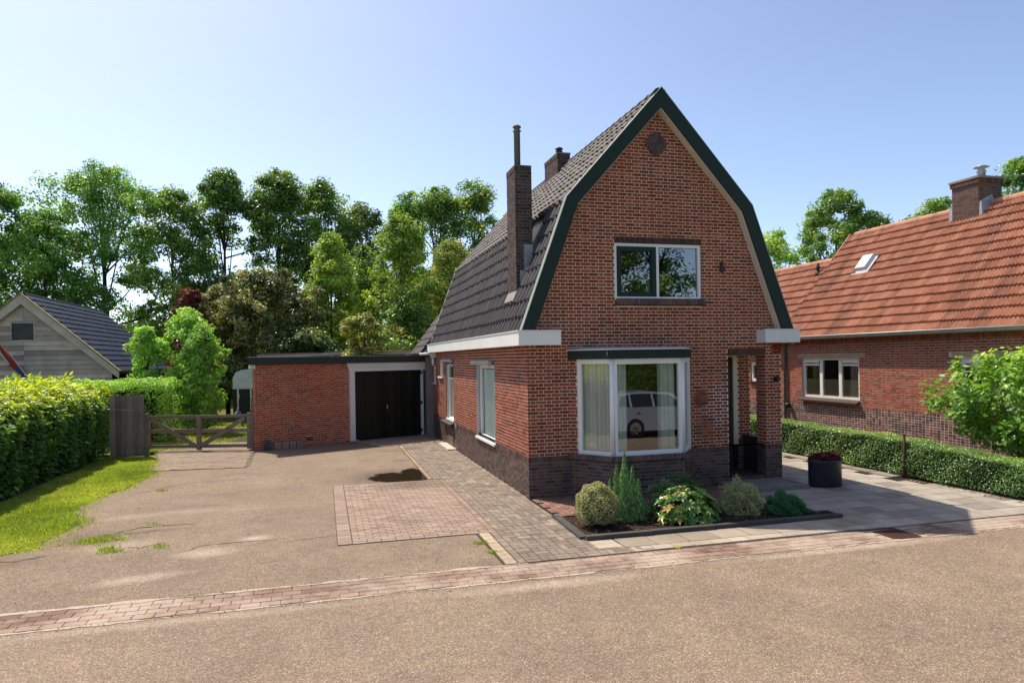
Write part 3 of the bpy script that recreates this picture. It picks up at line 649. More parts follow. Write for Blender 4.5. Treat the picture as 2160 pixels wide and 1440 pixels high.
# gutters
def gutter_box(sx):
    def X(x): return x if sx > 0 else W-x
    z0, z1 = 2.89, 3.15
    mb = MB()
    def bx(x0, x1, y0, y1, a, b): mb.box(min(X(x0),X(x1)), max(X(x0),X(x1)), y0, y1, a, b)
    bx(-.25, -.225, -.28, 11.25, z0, z1); bx(-.25, .573, -.305, -.28, z0, z1); bx(.548, .573, -.279, -.002, z0, z1)
    bx(-.224, -.002, -.279, 11.25, z0, z0+.02); bx(0, .547, -.279, -.002, z0, z0+.02)
    bx(-.265, -.20, -.32, 11.26, z1+.001, z1+.018); bx(-.199, .59, -.32, -.255, z1+.001, z1+.018)
    bx(-.224, -.03, -.25, 11.24, z1-.06, z1-.04); bx(0, .547, -.25, -.01, z1-.05, z1-.03); bx(-.22, -.002, 11.23, 11.25, z0+.021, z1)
    mb.build('gutter', M_white if sx > 0 else M_grey_white, house)
gutter_box(1); gutter_box(-1)
mb = MB(); mb.box(.33,.53,-.2,-.06,3.17,3.185); mb.build('lead_flashing', M_lead, house)
# roof deck and tiles
DK = offset(OUT, .055)
mb = MB()
for i in range(4):
    q = [DK[i], DK[i+1], (DK[i+1][0], DK[i+1][1]-.05), (DK[i][0], DK[i][1]-.05)]
    mb.prism([(p[0],-.17,p[1]) for p in q], [(p[0],11.16,p[1]) for p in q])
mb.build('roof', simple('roof_felt', (.02,.02,.02)), house)
tx = [0,.09,.25,.41,.5,.59,.75,.91,1.0]; tz = [0,.008,.022,.008,0,.008,.022,.008,0]
HX = [0,.22,.34,.44,.58,.72,.84,.94,1.0]; HZ = [0,.002,.012,.038,.056,.050,.028,.008,0]
TILE_V = [(x,0,z+.032) for x, z in zip(tx,tz)] + [(x,1.12,z) for x, z in zip(tx,tz)] + [(x,0,-.004) for x in tx]
HT_V = [(x,0,z+.036) for x, z in zip(HX,HZ)] + [(x,1.12,z) for x, z in zip(HX,HZ)] + [(x,0,-.004) for x in HX]
TILE_F = [(i,i+1,10+i,9+i) for i in range(8)] + [(18+i,19+i,i+1,i) for i in range(8)]
def tile_field(pool, O, u, v, nrm, nu, nv, wu, ev, tintf, cut=None, zs=1.0, shift=0.0):
    for j in range(nv):
        for i in range(nu):
            o = O + u*(i*wu + (shift if j % 2 else 0)) + v*(j*ev)
            if cut and cut(i, j, o): continue
            pool.add(mat4(u*wu, v*ev, nrm*zs, o + nrm*rng.uniform(-.004,.007) + u*rng.uniform(-.006,.006) + v*rng.uniform(-.010,.010)), tintf(i, j), 0, nrm)
hr = Pool()
def slope(a, b):
    a = np.array([a[0],0,a[1]]); b = np.array([b[0],0,b[1]]); v = b-a; L = np.linalg.norm(v); return a, v/L, L
WT = 11.13/44
for side in (0, 1):
    pts = [DK[0], DK[1], DK[2]] if side == 0 else [DK[4], DK[3], DK[2]]
    for k in (0, 1):
        a, v, L = slope(pts[k], pts[k+1]); 
        n = np.cross(np.array([0,1.,0]), v); n = n if n[2] > 0 else -n
        u = np.array([0,-1.,0]) if side == 0 else np.array([0,1.,0])
        st = -.06 if k == 0 else -.09; nv = 8 if k == 0 else 9; ev = (L-st-.01)/nv
        O = a + v*st + np.array([0, 11.06 if side == 0 else -.07, 0]) + n*.002
        def chim(i, j, o, side=side, k=k):
            return side == 0 and k == 0 and 1.08 < o[1] < 1.75+.3 and o[2] > 4.05
        def tt(i, j, side=side, k=k):
            y = 11.06 - i*WT
            if side == 0 and k == 0 and .55 < y < 1.05 and j >= 4: return 1.0      # newer blue-black tiles beside the chimney
            return float(np.clip(rng.normal(.45,.2), 0, .9))
        tile_field(hr, O, u, v, n, 44, nv, WT, ev, tt, chim, 1.2)
# rear extension slope
EXo = np.array([-.5,13.6,2.84]); ev_ = np.array([1.28,0,1.71]); Lx = np.linalg.norm(ev_); ev_ /= Lx; en = np.array([-ev_[2],0,ev_[0]])
mb = MB(); a = EXo-en*.02; b = EXo+ev_*2.9-en*.02
mb.prism([a, a+np.array([0,-2.38,0]), b+np.array([0,-2.38,0]), b], [p-en*.05 for p in (a, a+np.array([0,-2.38,0]), b+np.array([0,-2.38,0]), b)]); mb.build('roof', bpy.data.materials['roof_felt'], house)
tile_field(hr, EXo + np.array([0,-.04,0]), np.array([0,-1.,0]), ev_, en, 9, 9, .262, .325, lambda i, j: float(np.clip(rng.normal(.55,.2),0,.9)))
mb = MB(); mb.box(-.25, 2.0, 11.5, 13.5, 0, 2.75); mb.build('wall', M_mortar_d, house)
mb = MB(); a = EXo+np.array([0,.0,0])+en*.03; mb.prism([a, a+np.array([0,.05,0]), a+np.array([0,.05,0])-en*.2, a-en*.2], [p+ev_*2.9 for p in (a, a+np.array([0,.05,0]), a+np.array([0,.05,0])-en*.2, a-en*.2)]); mb.build('verge_board', M_green, house)
hr.flush(house, 'roof_tile', 'roof_tiling', [(HT_V, TILE_F, M_tile)])
# ridge tiles
for k in range(34):
    y = -.16 + k*.333
    seg = [(math.cos(t), math.sin(t)) for t in np.linspace(-.35, math.pi+.35, 8)]
    V = [(CX+.13*a*r_, yy, 7.83+.10*b*r_) for yy, r_ in ((y,1.06),(y+.345,.94)) for a, b in seg] + [(CX+.11*a, y, 7.83+.085*b) for a, b in seg]
    mb = MB(); mb.add(V, [(i,i+1,9+i,8+i) for i in range(7)]+[(16+i,17+i,i+1,i) for i in range(7)], 0, .001+.8*rng.random(), True); mb.build('ridge_tile', M_tile, house)
# chimneys
def chimney(x0, x1, y0, y1, z0, z1, cap):
    mb = MB(); mb.box(x0, x1, y0, y1, z0, z1); ch = mb.build('chimney', M_mortar_d, house)
    Ff = frame((x0,y0,0),(1,0,0),(0,-1,0)); Fl = frame((x0,y0,0),(0,1,0),(-1,0,0))
    lay(hp, Ff, z0, z1-.1, C, 0, x1-x0, (), 'flemish', 3, start=.1); lay(hp, Fl, z0, z1-.1, C, -.006, y1-y0, (), 'flemish', 3, start=.05)
    soldiers(hp, Ff, 0, x1-x0, z1-.1, z1, .055, 3, .012); soldiers(hp, Fl, -.01, y1-y0, z1-.1, z1, .055, 3, .012)
    return ch
c1 = chimney(.12, .475, 1.08, 1.72, 3.7, 6.58, None)
mb = MB(); mb.box(.115,.48,1.075,1.725,6.581,6.60); mb.lathe((.26,1.36,6.60),[(.13,0),(.10,.05),(.085,.06)],12); mb.build('chimney_cap', simple('cap_mortar',(.22,.17,.13)), c1)
mb = MB(); mb.lathe((.26,1.36,6.62),[(.066,0),(.066,.74),(.085,.75),(.085,.77),(.062,.775),(.062,.83),(.088,.835),(.088,.855),(.05,.885)],16); mb.build('flue_pipe', M_pipe, c1)
mb = MB(); mb.box(.285,.478,1.066,1.073,4.0,4.98); mb.box(.20,.284,1.066,1.073,3.8,4.45); mb.build('lead_flashing', M_lead, c1)
mb = MB(); mb.add([(.03,1.05,3.83),(.03,1.75,3.83),(.115,1.74,4.03),(.115,1.06,4.03),(.14,1.06,3.8),(.14,1.75,3.8)],[(0,1,2,3),(0,3,4),(1,5,2)]); mb.build('mortar_fillet', simple('fillet_mortar', (.33,.30,.27), (.24,.22,.20), 12, .9, .1), c1)
c2 = chimney(2.43, 2.79, 5.0, 6.1, 7.3, 8.12, None)
mb = MB(); mb.box(2.415,2.805,4.985,6.115,8.121,8.15); mb.build('chimney_cap', bpy.data.materials['cap_mortar'], c2)
mb = MB(); mb.lathe((2.62,5.4,8.15),[(.10,0),(.075,.03),(.07,.12),(.10,.13),(.10,.15),(.06,.16),(.06,.19),(.11,.2),(.11,.22),(.05,.26)],14); mb.build('flue_cap', M_black, c2)
hpP = [(UNITBOX, UB_F, M_brick), (UNITBOX, UB_F, M_clinker), (UNITBOX, UB_F, M_soldier), (UNITBOX, UB_F, M_chim)]
# porch: pillar side, back wall, floor, ceiling, door, low side wall
Fp = frame((5.158,0,0),(0,1,0),(-1,0,0)); Fb = frame((0,1.1,0),(1,0,0),(0,-1,0))
mb = MB(); mb.box(5.159, W-.001, .201, .30, HP, 2.66); mb.build('pillar', M_mortar, house)
mb = MB(); mb.box(5.159, W-.001, .201, .30, 0, HP); mb.build('plinth', M_mortar_d, house)
lay(hp, Fp, HP, 2.64, C, 0, .30, (), 'flemish', 0, start=.06); lay(hp, Fp, 0, HP-.112, C, 0, .30, (), 'flemish', 1, start=.06); soldiers(hp, Fp, 0, .30, HP-.112, HP)
mb = MB(); mb.box(5.24, W-.002, 1.1, 1.3, HP, 2.66); mb.box(4.0, 4.284, .2, 1.3, .0, 2.8); mb.build('wall', M_mortar, house)
mb = MB(); mb.box(5.24, W-.002, 1.1, 1.3, 0, HP); mb.build('plinth', M_mortar_d, house)
lay(hp, Fb, HP, 2.64, C, 5.24, W, (), 'flemish', 0); lay(hp, Fb, 0, HP-.112, C, 5.24, W, (), 'flemish', 1); soldiers(hp, Fb, 5.24, W, HP-.112, HP)
mb = MB(); mb.box(4.286, W-.001, .03, 1.099, 2.662, 2.72); mb.build('porch_ceiling', M_cream, house)
mb = MB(); mb.box(4.286, 5.157, .004, 1.099, 0, .15); mb.build('porch_floor', M_soldier, house)
Fd = frame((0,.005,0),(1,0,0),(0,-1,0)); lay(hp, Fd, 0, .15, .075, 4.29, 5.155, (), 'stretcher', 1)
mb = MB(); mb.box(5.36, W-.01, .302, 1.098, 0, .82); mb.box(5.33, W+.01, .302, 1.098, .82, .865); mb.build('porch_side_wall', M_clinker, house)
mb = MB(); mb.fbox(Fb, 4.29, 4.37, -.08, -.005, .62, 2.6); mb.fbox(Fb, 5.13, 5.235, -.08, .0, .62, 2.6); mb.fbox(Fb, 4.29, 5.235, -.08, .0, 2.602, 2.66); dr = mb.build('door', M_cream, house, label='dark front door in a cream frame')
mb = MB(); mb.fbox(Fb, 5.132, 5.233, -.08, -.002, .15, .618); mb.fbox(Fb, 4.29, 4.37, -.08, -.006, .15, .618); mb.build('frame_foot', M_black, dr)
mb = MB(); mb.fbox(Fb, 4.372, 5.128, -.075, -.05, .15, 2.6); mb.build('door_leaf', M_green2, dr)
mb = MB(); mb.box(4.286, 5.24, 1.18, 1.3, .0, 2.7); mb.build('wall', M_mortar_d, house)
# fittings
mb = MB(); mb.fbox(FW, 4.135, 4.20, 0, .035, 4.34, 4.55); mb.fbox(FW, 4.185, 4.24, 0, .032, 4.40, 4.47); mb.build('wall_anchor', M_rust, house)
mb = MB(); mb.fbox(FW, 5.36, 5.42, .009, .06, 2.09, 2.17); mb.lathe((5.39,-.09,2.08),[(.03,0),(.045,.04),(.045,.1),(.02,.12)],10); mb.build('porch_lamp', M_black, house)
mb = MB(); mb.tube([FS(11.1,.33,2.9),FS(11.1,.33,2.86)], .04, 8); mb.tube([FS(11.0,.55,2.84),FS(11.0,.14,2.84)], .045, 8); mb.fbox(FS, 10.88, 11.12, .01, .16, 2.72, 2.885); mb.tube([FS(11.0,.08,2.72),FS(11.0,.08,2.45)], .05, 8); mb.build('downpipe', M_grey_white, house)
mb = MB(); mb.fbox(FS, 7.75, 8.55, .008, .02, .05, .36); mb.build('vent_panel', simple('plinth_vent', (.16,.115,.09)), house)
hp.flush(house, 'brick', 'brickwork', hpP)
# curtains
curtain(bay[0][0], .2, bay[0][1]-.10, -.15, .85, 2.55, M_curt, 'pale curtain filling the left slanted bay window pane', group=None)
curtain(bay[1][0], .12, .34, -.17, .85, 2.55, M_curt_g, 'narrow greenish curtain at the left of the big bay pane')
curtain(bay[1][0], 1.0, 1.34, -.17, .85, 2.55, M_curt_g, 'wider greenish curtain at the right of the big bay pane')
curtain(FS, 2.68, 4.36, -.165, .8, 2.4, M_curt_g, 'greenish vertical blind behind the tall side window near the corner', .012, .1, 'blind')
curtain(FS, 7.78, 8.86, -.175, .85, 2.02, M_curt, 'pale curtain behind the side window nearest the garage', .02, .1)
# ================================================================= GARAGE
TH = R(23.9); GT = (math.cos(TH), math.sin(TH), 0); GN = (math.sin(TH), -math.cos(TH), 0)
FG = frame((-5.69, 9.47, 0), GT, GN)
gar = empty('garage', tuple(FG(3,-2,0)), TH, label='flat roofed red brick garage with black double doors', cat='garage')
mb = MB()
mb.fbox(FG, 0, 3.06, -.2, 0, 0, 2.58); mb.box(-5.69, -5.49, 9.75, 15.5, 0, 2.58); mb.box(-5.48, -.3, 15.3, 15.5, 0, 2.58)
mb.build('wall', M_mortar_g, gar)
mb = MB(); mb.fbox(FG, 5.89, 6.7, -.2, -.05, 0, 2.29); mb.build('wall', M_clinker, gar)  # unlit wall section beside the doors, its shade put into the dark brick colour
gp = Pool()
lay(gp, FG, 0, 2.58, .0645, 0, 3.04, [(1.55,1.775,.14,.30)], 'stretcher', 0, lambda u, z: min(1, rng.random()*.86 + (.35 if rng.random() < .035 else 0) + .04), S=.2025)
FGe = frame(FG(0,0,0), -FG.n, -FG.u); lay(gp, FGe, 0, 2.58, .0645, 0, .21, (), 'stretcher', 0); FGl = frame((-5.69,9.48,0), (0,1,0), (-1,0,0)); lay(gp, FGl, 0, 2.58, .0645, 0, 6.0, (), 'stretcher', 0)
gp.flush(gar, 'brick', 'brickwork', [(UNITBOX, UB_F, M_brick_g)])
mb = MB(); mb.fbox(FG, 1.555, 1.77, -.02, .012, .145, .295); mb.build('vent_tile', simple('red_vent', (.20,.042,.03)), gar)
gq = [FG(-.235,.15,0), FG(6.35,.15,0), np.array([-.02,15.6,0]), np.array([-5.86,15.6,0])]
mb = MB(); mb.prism([p+[0,0,2.578] for p in gq], [p+[0,0,2.80] for p in gq]); mb.build('fascia', M_green2, gar)
mb = MB(); mb.fbox(FG, -.24, 6.36, .10, .158, 2.801, 2.815); mb.build('roof_edging', M_zinc, gar)
mb = MB(); mb.fbox(FG, -.16, -.006, -.06, .08, 2.46, 2.577); mb.build('eave_board', M_cream, gar)
mb = MB()
for k, (za, zb, nn) in enumerate(((2.435,2.577,.085),(2.30,2.432,.07))):
    ua = 2.94 + (2.577-zb)/.277*.115; ub = 2.94 + (2.577-za)/.277*.115
    V = [FG(ua,nn,zb),FG(6.35,nn,zb),FG(6.35,nn,za),FG(ub,nn,za),FG(ua,-.02,zb),FG(6.35,-.02,zb),FG(6.35,-.02,za),FG(ub,-.02,za)]
    mb.add(V, [(0,1,2,3),(4,7,6,5),(0,4,5,1),(3,2,6,7),(0,3,7,4),(1,5,6,2)])
mb.build('lintel_board', M_grey_white, gar)
mb = MB(); mb.fbox(FG, 3.055, 3.225, -.1, .06, .02, 2.30); mb.fbox(FG, 5.80, 5.885, -.1, .0, .0, 2.30); gf = mb.build('door_frame', M_grey_white, gar)
for d0, d1 in ((3.235,4.515),(4.525,5.795)):
    mb = MB(); mb.fbox(FG, d0, d1, -.09, -.07, .03, 2.298); dr = mb.build('door', M_door, gar)
    nb = 11; bw_ = (d1-d0)/nb
    for i in range(nb):
        mb = MB(); mb.fbox(FG, d0+i*bw_+.003, d0+(i+1)*bw_-.003, -.068, -.048-rng.uniform(0,.003), .035, 2.294, 0, .05+.9*rng.random()); mb.build('board', M_door, dr)
    if d0 > 4:
        mb = MB()
        for z in (2.2, 1.15, .18): mb.fbox(FG, 5.70, 5.83, -.047, .008, z-.05, z+.05)
        mb.build('hinge', M_black, dr)
    else:
        mb = MB(); mb.fbox(FG, 4.44, 4.48, -.047, -.03, 1.0, 1.12); mb.tube([FG(4.46,-.03,1.08),FG(4.46,.01,1.08)], .012, 6); mb.build('handle', M_zinc, dr)

# loose things along the garage wall
mb = MB(); P = [FG(.22,.03,0),FG(.40,.03,0),FG(.40,.015,.31),FG(.22,.015,.31)]; mb.prism(P, [p+FG.n*.05 for p in P]); mb.build('stone_slab', simple('mossy_slab', (.10,.105,.085), (.07,.075,.06), 9, .9, .1), label='grey upright slab leaning on the garage wall near the gate', cat='slab')
for i in range(4):
    e = empty('paver_stack', tuple(FG(.60+i*.235,.16,0)), TH, label=('pile of loose pavers nearest the grey slab by the garage', 'pile of loose pavers, second from the grey slab', 'pile of loose pavers, third from the grey slab', 'pile of loose pavers farthest from the grey slab, below the red tile')[i], cat='pavers', group='loose paver piles along the garage wall')
    for j in range(3):
        dx = rng.uniform(-.012,.012); mb = MB(); mb.fbox(FG, .50+i*.235+dx, .70+i*.235+dx, .06+rng.uniform(0,.02), .16, .004+j*.072, .07+j*.072, 0, .2+.6*rng.random()); mb.build('paver', P_red, e)
def rock(name, c, r, mat, label):
    mb = MB(); prof = [(r*.55,0),(r,.3*r),(r*.85,.7*r),(r*.35,.95*r)]; mb.lathe(c, prof, 7, sx=1.3); 
    mb.v = [(x+rng.uniform(-.15,.15)*r, y+rng.uniform(-.15,.15)*r, z) for x, y, z in mb.v]
    return mb.build(name, mat, label=label, cat='stone')
M_stone = simple('field_stone', (.30,.27,.22), (.20,.18,.15), 14, .9, .2)
rock('stone', FG(3.22,.16,0), .07, M_stone, 'small stone at the foot of the white garage post')
rock('stone', FG(6.0,.25,0), .10, M_stone, 'flat stone on the paving right of the garage doors')
mb = MB(); mb.box(-.27,-.012,7.3,9.0,.012,.045); gs = mb.build('cellar_grate', simple('pale_slab', (.52,.47,.40), (.45,.40,.34), 10), label='pale cellar grate lying along the foot of the side wall', cat='grate')

# ================================================================= WOODEN GATE AND FENCE
ga, gb = np.array([-8.93,10.62,0]), np.array([-5.80,9.70,0]); L = np.linalg.norm(gb-ga)
Fg = frame(ga, gb-ga, ((gb-ga)[1], -(gb-ga)[0], 0))
gate = empty('field_gate', tuple(ga), math.atan2(gb[1]-ga[1], gb[0]-ga[0]), label='low timber gate with crossed braces and wire mesh', cat='gate')
def gpart(n, *b): m = MB(); m.fbox(Fg, *b); return m.build(n, M_gate, gate)
gpart('post', .0, .13, -.05, .05, .06, 1.08); gpart('post', L*.5-.06, L*.5+.06, -.05, .055, .04, 1.06); gpart('post', L-.16, L-.03, -.05, .05, .06, 1.14)
gpart('rail', .13, L-.17, -.025, .02, 1.0, 1.09); gpart('rail', .13, L-.17, -.022, .022, .56, .67); gpart('rail', .13, L-.17, -.024, .021, .10, .20)
for (u0, z0, u1, z1) in ((.2,.98,L*.5-.08,.16),(L-.22,.99,L*.5+.08,.16)):
    m = MB(); w_ = .065; t = np.array([u1-u0, z1-z0]); t /= np.linalg.norm(t); nn = np.array([-t[1], t[0]])*w_
    P = [Fg(u0-nn[0],.024,z0-nn[1]),Fg(u1-nn[0],.024,z1-nn[1]),Fg(u1+nn[0],.024,z1+nn[1]),Fg(u0+nn[0],.024,z0+nn[1])]
    m.prism(P, [p+Fg.n*.035 for p in P]); m.build('brace', M_gate, gate)
m = MB()
for u, z in ((.07,1.0),(.07,.6),(.07,.15),(L*.5,1.0),(L*.5,.6),(L*.5,.15),(L-.1,1.02),(L-.1,.6),(L-.1,.15),(L*.25,.6),(L*.75,.6)): m.lathe(Fg(u,.066,z)-np.array([0,0,.012]), [(.016,0),(.016,.024)], 6)
m.build('bolt', M_zinc, gate)
m = MB()
for k in range(32): m.tube([Fg(.15+k*(L-.3)/31,-.03,.12), Fg(.15+k*(L-.3)/31,-.03,1.0)], .0013, 3)
for k in range(9): m.tube([Fg(.13,-.03,.15+k*.1), Fg(L-.17,-.03,.15+k*.1)], .0013, 3)
m.build('wire_mesh', M_pipe, gate, kind='stuff')
post = MB(); post.fbox(Fg, L-.02, L+.045, -.06, .06, 0, 1.62); post.build('gate_post', M_gate, label='thin tall timber post fixed to the garage corner beside the gate', cat='post')
Ff = frame((-9.52,9.2,0), (1,0,0), (0,-1,0))
fen = empty('board_fence', (-9.1,9.2,0), label='short grey fence panel of upright boards beside the gate', cat='fence')
for i in range(6):
    a = .0 + i*.147; m = MB(); m.fbox(Ff, a+.004, a+.143, 0, .022+rng.uniform(0,.006), .04+rng.uniform(-.02,.02), 1.78+rng.uniform(-.012,.012), 0, .1+.8*rng.random()); m.build('board', M_fence, fen)
for z in (.35, 1.45): m = MB(); m.fbox(Ff, 0, .88, -.05, -.002, z, z+.09, 0, .4); m.build('rail', M_fence, fen)
m = MB(); m.fbox(Ff, .885, .985, -.06, .04, 0, 1.25, 0, .35); m.build('post', M_fence, fen)
m = MB(); m.tube([Ff(-.35,.10,1.42),Ff(.1,.05,1.40),Ff(.55,.04,1.36),Ff(.62,.04,1.35)], .008, 5); m.build('steel_bar', M_zinc, label='thin metal bar across the upper part of the board fence', cat='bar')

# ================================================================= BARN
by = 19.9; bx = -15.57; bz = 5.6; half = 3.55; ez = 2.36; yb2 = 30.4
barn = empty('timber_barn', (bx, 25, 0), label='grey boarded barn with a black tiled roof behind the laurel hedge', cat='barn')
Fb2 = frame((bx, by+.25, 0), (1,0,0), (0,-1,0))
k = 0; z = .3; bs = (bz-ez)/half
mb = MB(); mb.prism([(bx-3.2,by+.3,0),(bx+3.2,by+.3,0),(bx+3.2,by+.3,2.45),(bx,by+.3,5.35),(bx-3.2,by+.3,2.45)], [(bx-3.2,by+.36,0),(bx+3.2,by+.36,0),(bx+3.2,by+.36,2.45),(bx,by+.36,5.35),(bx-3.2,by+.36,2.45)])
mb.box(bx+3.14,bx+3.2,by+.37,yb2-.3,0,2.5); mb.box(bx-3.2,bx-3.14,by+.37,yb2-.3,0,2.5); mb.box(bx-3.2,bx+3.2,yb2-.36,yb2-.3,0,2.5)
mb.build('wall', M_core, barn)
opn = (-.42,.36,3.72,4.42)
while z < 5.3:
    h = .2
    hw = min(3.2, (bz-.30-z)/bs)
    if hw > .1:
        for (a, b) in ((-hw-.02,-.004),(.004,hw+.02)):
            for (p, q) in intervals(a, b, z, z+h, [opn]):
                if q-p < .03: continue
                m = MB(); V = [Fb2(p,-.02,z),Fb2(q,-.02,z),Fb2(q,.05,z-.008),Fb2(p,.05,z-.008),Fb2(p,-.02,z+h),Fb2(q,-.02,z+h),Fb2(q,.006,z+h),Fb2(p,.006,z+h)]
                m.add(V, BOXF, 0, .03+.94*rng.random()); m.build('board', M_barn, barn)
    z += h; k += 1
m = MB(); 
for q in ((-.46,.40,3.66,3.72),(-.46,.40,4.42,4.47),(-.46,-.42,3.72,4.42),(.36,.40,3.72,4.42)): m.fbox(Fb2, q[0], q[1], -.03, .03, q[2], q[3])
wn = m.build('window', M_barn_trim, barn)
m = MB(); m.fbox(Fb2, -.42, .36, -.01, -.004, 3.72, 4.42); m.build('pane', M_glass_d, wn)
m = MB(); m.add([Fb2(-.36,-.02,3.76),Fb2(-.22,-.02,3.76),Fb2(.34,-.02,4.2),Fb2(.34,-.02,4.32)],[(0,1,2,3)]); m.add([Fb2(-.1,-.025,3.76),Fb2(-.02,-.025,3.76),Fb2(.36,-.025,4.06),Fb2(.36,-.025,4.13)],[(0,1,2,3)]); m.build('rafter', M_barn_trim, wn)
for sx in (1,-1):
    p = [(bx, bz), (bx+sx*half, ez), (bx+sx*half, ez-.30), (bx, bz-.42)]
    m = MB(); m.prism([(a,by-.02,c) for a, c in p], [(a,by+.03,c) for a, c in p]); m.build('verge_board', M_barn_trim, barn)
    m = MB(); p2 = [(bx,bz+.05),(bx+sx*(half+.05),ez+.04),(bx+sx*(half+.05),ez),(bx,bz+.01)]
    m.prism([(a,by-.08,c) for a, c in p2], [(a,by+.14,c) for a, c in p2]); m.prism([(a,yb2-.1,c) for a, c in p2], [(a,yb2+.06,c) for a, c in p2]); m.build('verge_trim', simple('mossy_verge',(.36,.29,.16),(.25,.21,.12),4,.9,.1), barn)
    m = MB(); p3 = [(bx,bz-.02),(bx+sx*half,ez-.02),(bx+sx*half,ez-.1),(bx,bz-.1)]
    m.prism([(a,by+.035,c) for a, c in p3], [(a,yb2,c) for a, c in p3]); m.build('roof', bpy.data.materials['roof_felt'], barn)
    v = np.array([-sx*half,0,bz-ez]); Ls = np.linalg.norm(v); v /= Ls; n_ = np.array([sx*v[2],0,abs(v[0])]); br = Pool()
    u = np.array([0,sx*1.,0]); O = np.array([bx+sx*half, by+.14 if sx > 0 else yb2-.1, ez]) - v*.04
    tile_field(br, O, u, v, n_, 43, 14, (yb2-by-.24)/43, (Ls-.02)/14, lambda i, j: rng.random(), None, 2.2)
    br.flush(barn, 'roof_tile', 'roof_tiling', [(TILE_V, TILE_F, M_tile_b)], limit=300 if sx > 0 else 0, minpx=6)
for kk in range(32):
    y = by+.14+kk*.318; m = MB(); seg = [(math.cos(t), math.sin(t)) for t in np.linspace(-.2, math.pi+.2, 7)]
    m.add([(bx+.13*a*r_, yy, bz-.02+.11*b*r_) for yy, r_ in ((y,1.05),(y+.33,.95)) for a, b in seg], [(i,i+1,8+i,7+i) for i in range(6)], 0, .3, True); m.build('ridge_tile', M_tile_b, barn)
# flag on the barn wall
flg = empty('flag', (bx-.05, by-.02, 2.2), label='drooping red white and blue flag on a slanted pole at the barn', cat='flag')
p0 = np.array([-15.42, 20.1, 2.12]); p1 = np.array([-16.2, 19.2, 3.78])
m = MB(); m.tube([p0, p1], .016, 6); m.build('pole', M_cream, flg)
m = MB(); m.lathe(p1-np.array([0,0,.02]), [(.02,0),(.05,.03),(.05,.07),(.02,.1)], 8); m.build('knob', M_cream, flg)
M_fl = [simple('flag_red', (.36,.045,.06)), simple('flag_white', (.6,.58,.56)), simple('flag_blue', (.035,.10,.30))]
m = MB(); NU, NV = 16, 9; d = p0-p1
V = []
for i in range(NU+1):
    s_ = i/NU; wd = .03 + .30*math.sin(min(1, .12+s_*.95)*math.pi*.80)
    for j in range(NV+1):
        q = j/NV
        V.append(p1 + d*(.03+.90*s_) + np.array([wd*(q-.62), -.03-.05*math.sin(q*7+s_*3), -.10*abs(q-.6)*wd*4 + .02*math.sin(q*9)]))
F_, mi_ = [], []
for i in range(NU):
    for j in range(NV):
        s_ = (i+.5)/NU; q = (j+.5)/NV; F_.append((i*(NV+1)+j, (i+1)*(NV+1)+j, (i+1)*(NV+1)+j+1, i*(NV+1)+j+1))
        mi_.append(2 if s_ > .78 and .15 < q < .8 else (1 if (q < .16 and s_ < .6) or q > .82 else 0))
for f_, k_ in zip(F_, mi_): m.f.append(f_); m.m.append(k_); m.sm.append(True)
m.v = [tuple(map(float, p)) for p in V]; m.n = len(V); m.t = [0.0]*len(V)
m.build('cloth', M_fl, flg)

# ================================================================= NEIGHBOUR'S HOUSE
NXW = 11.3; NY0, NYJ, NY1 = -4.0, 7.53, 13.5
nb = empty('neighbour_house', (14, 4, 0), label='low neighbouring brick house with an orange tiled roof', cat='house')
FN = frame((NXW,0,0), (0,1,0), (-1,0,0))
nwin = (4.17,6.64,1.24,2.52); nwin2 = (8.8,9.42,1.68,2.36); nwin3 = (-2.2,.9,1.24,2.52)
no = [nwin, nwin2, nwin3]
mb = MB(); wall_sheet(mb, FN, [(1.05,3.2,NY0,NY1,NY0,NY1)], no); mb.box(NXW+.2,17,NY0,NY0+.2,0,3.2); mb.box(NXW+.2,17,NY1-.2,NY1,0,3.2); mb.box(16.8,17,NY0,NY1,0,3.2)
mb.prism([(11.3,NY0,3.2),(17,NY0,3.2),(14.13,NY0,6.6)], [(11.3,NY0+.2,3.2),(17,NY0+.2,3.2),(14.13,NY0+.2,6.6)])
mb.build('wall', M_mortar_n, nb)
mb = MB(); wall_sheet(mb, FN, [(0,1.05,NY0,NY1,NY0,NY1)], []); mb.build('plinth', M_mortar_w, nb)
mb = MB(); mb.box(NXW+1.6, NXW+1.7, NY0+.3, NY1-.3, 0, 3.1); mb.build('room_partition', M_room, nb)
np_ = Pool()
lay(np_, FN, 1.05, 2.95, C, NY0, NY1, no + [(3.95,6.85,2.5,2.63),(-2.5,1.2,2.5,2.63),(3.98,4.16,1.0,1.42),(6.65,6.83,1.0,1.42)], 'flemish', 0, lambda u, z: rng.random()*.95)
lay(np_, FN, 0.0, 1.05, C, NY0, NY1, [], 'header', 1, H=.10)
for (a, b) in ((3.98,4.16),(6.65,6.83)): lay(np_, FN, 1.05, 1.42, C, a, b, [], 'header', 1, H=.10)
soldiers(np_, FN, NY0, NY1, 2.96, 3.16, .068, 0, .012)
np_.flush(nb, 'brick', 'brickwork', [(UNITBOX, UB_F, M_brick_n), (UNITBOX, UB_F, M_plinth_n)])
M_sand = simple('beige_lintel', (.44,.36,.24), (.38,.31,.21), 6, .9, .1)
for (a, b) in ((3.98,6.83),(-2.4,1.1)): mb = MB(); mb.fbox(FN, a, b, -.05, .015, 2.521, 2.625); mb.build('lintel', M_sand, nb)
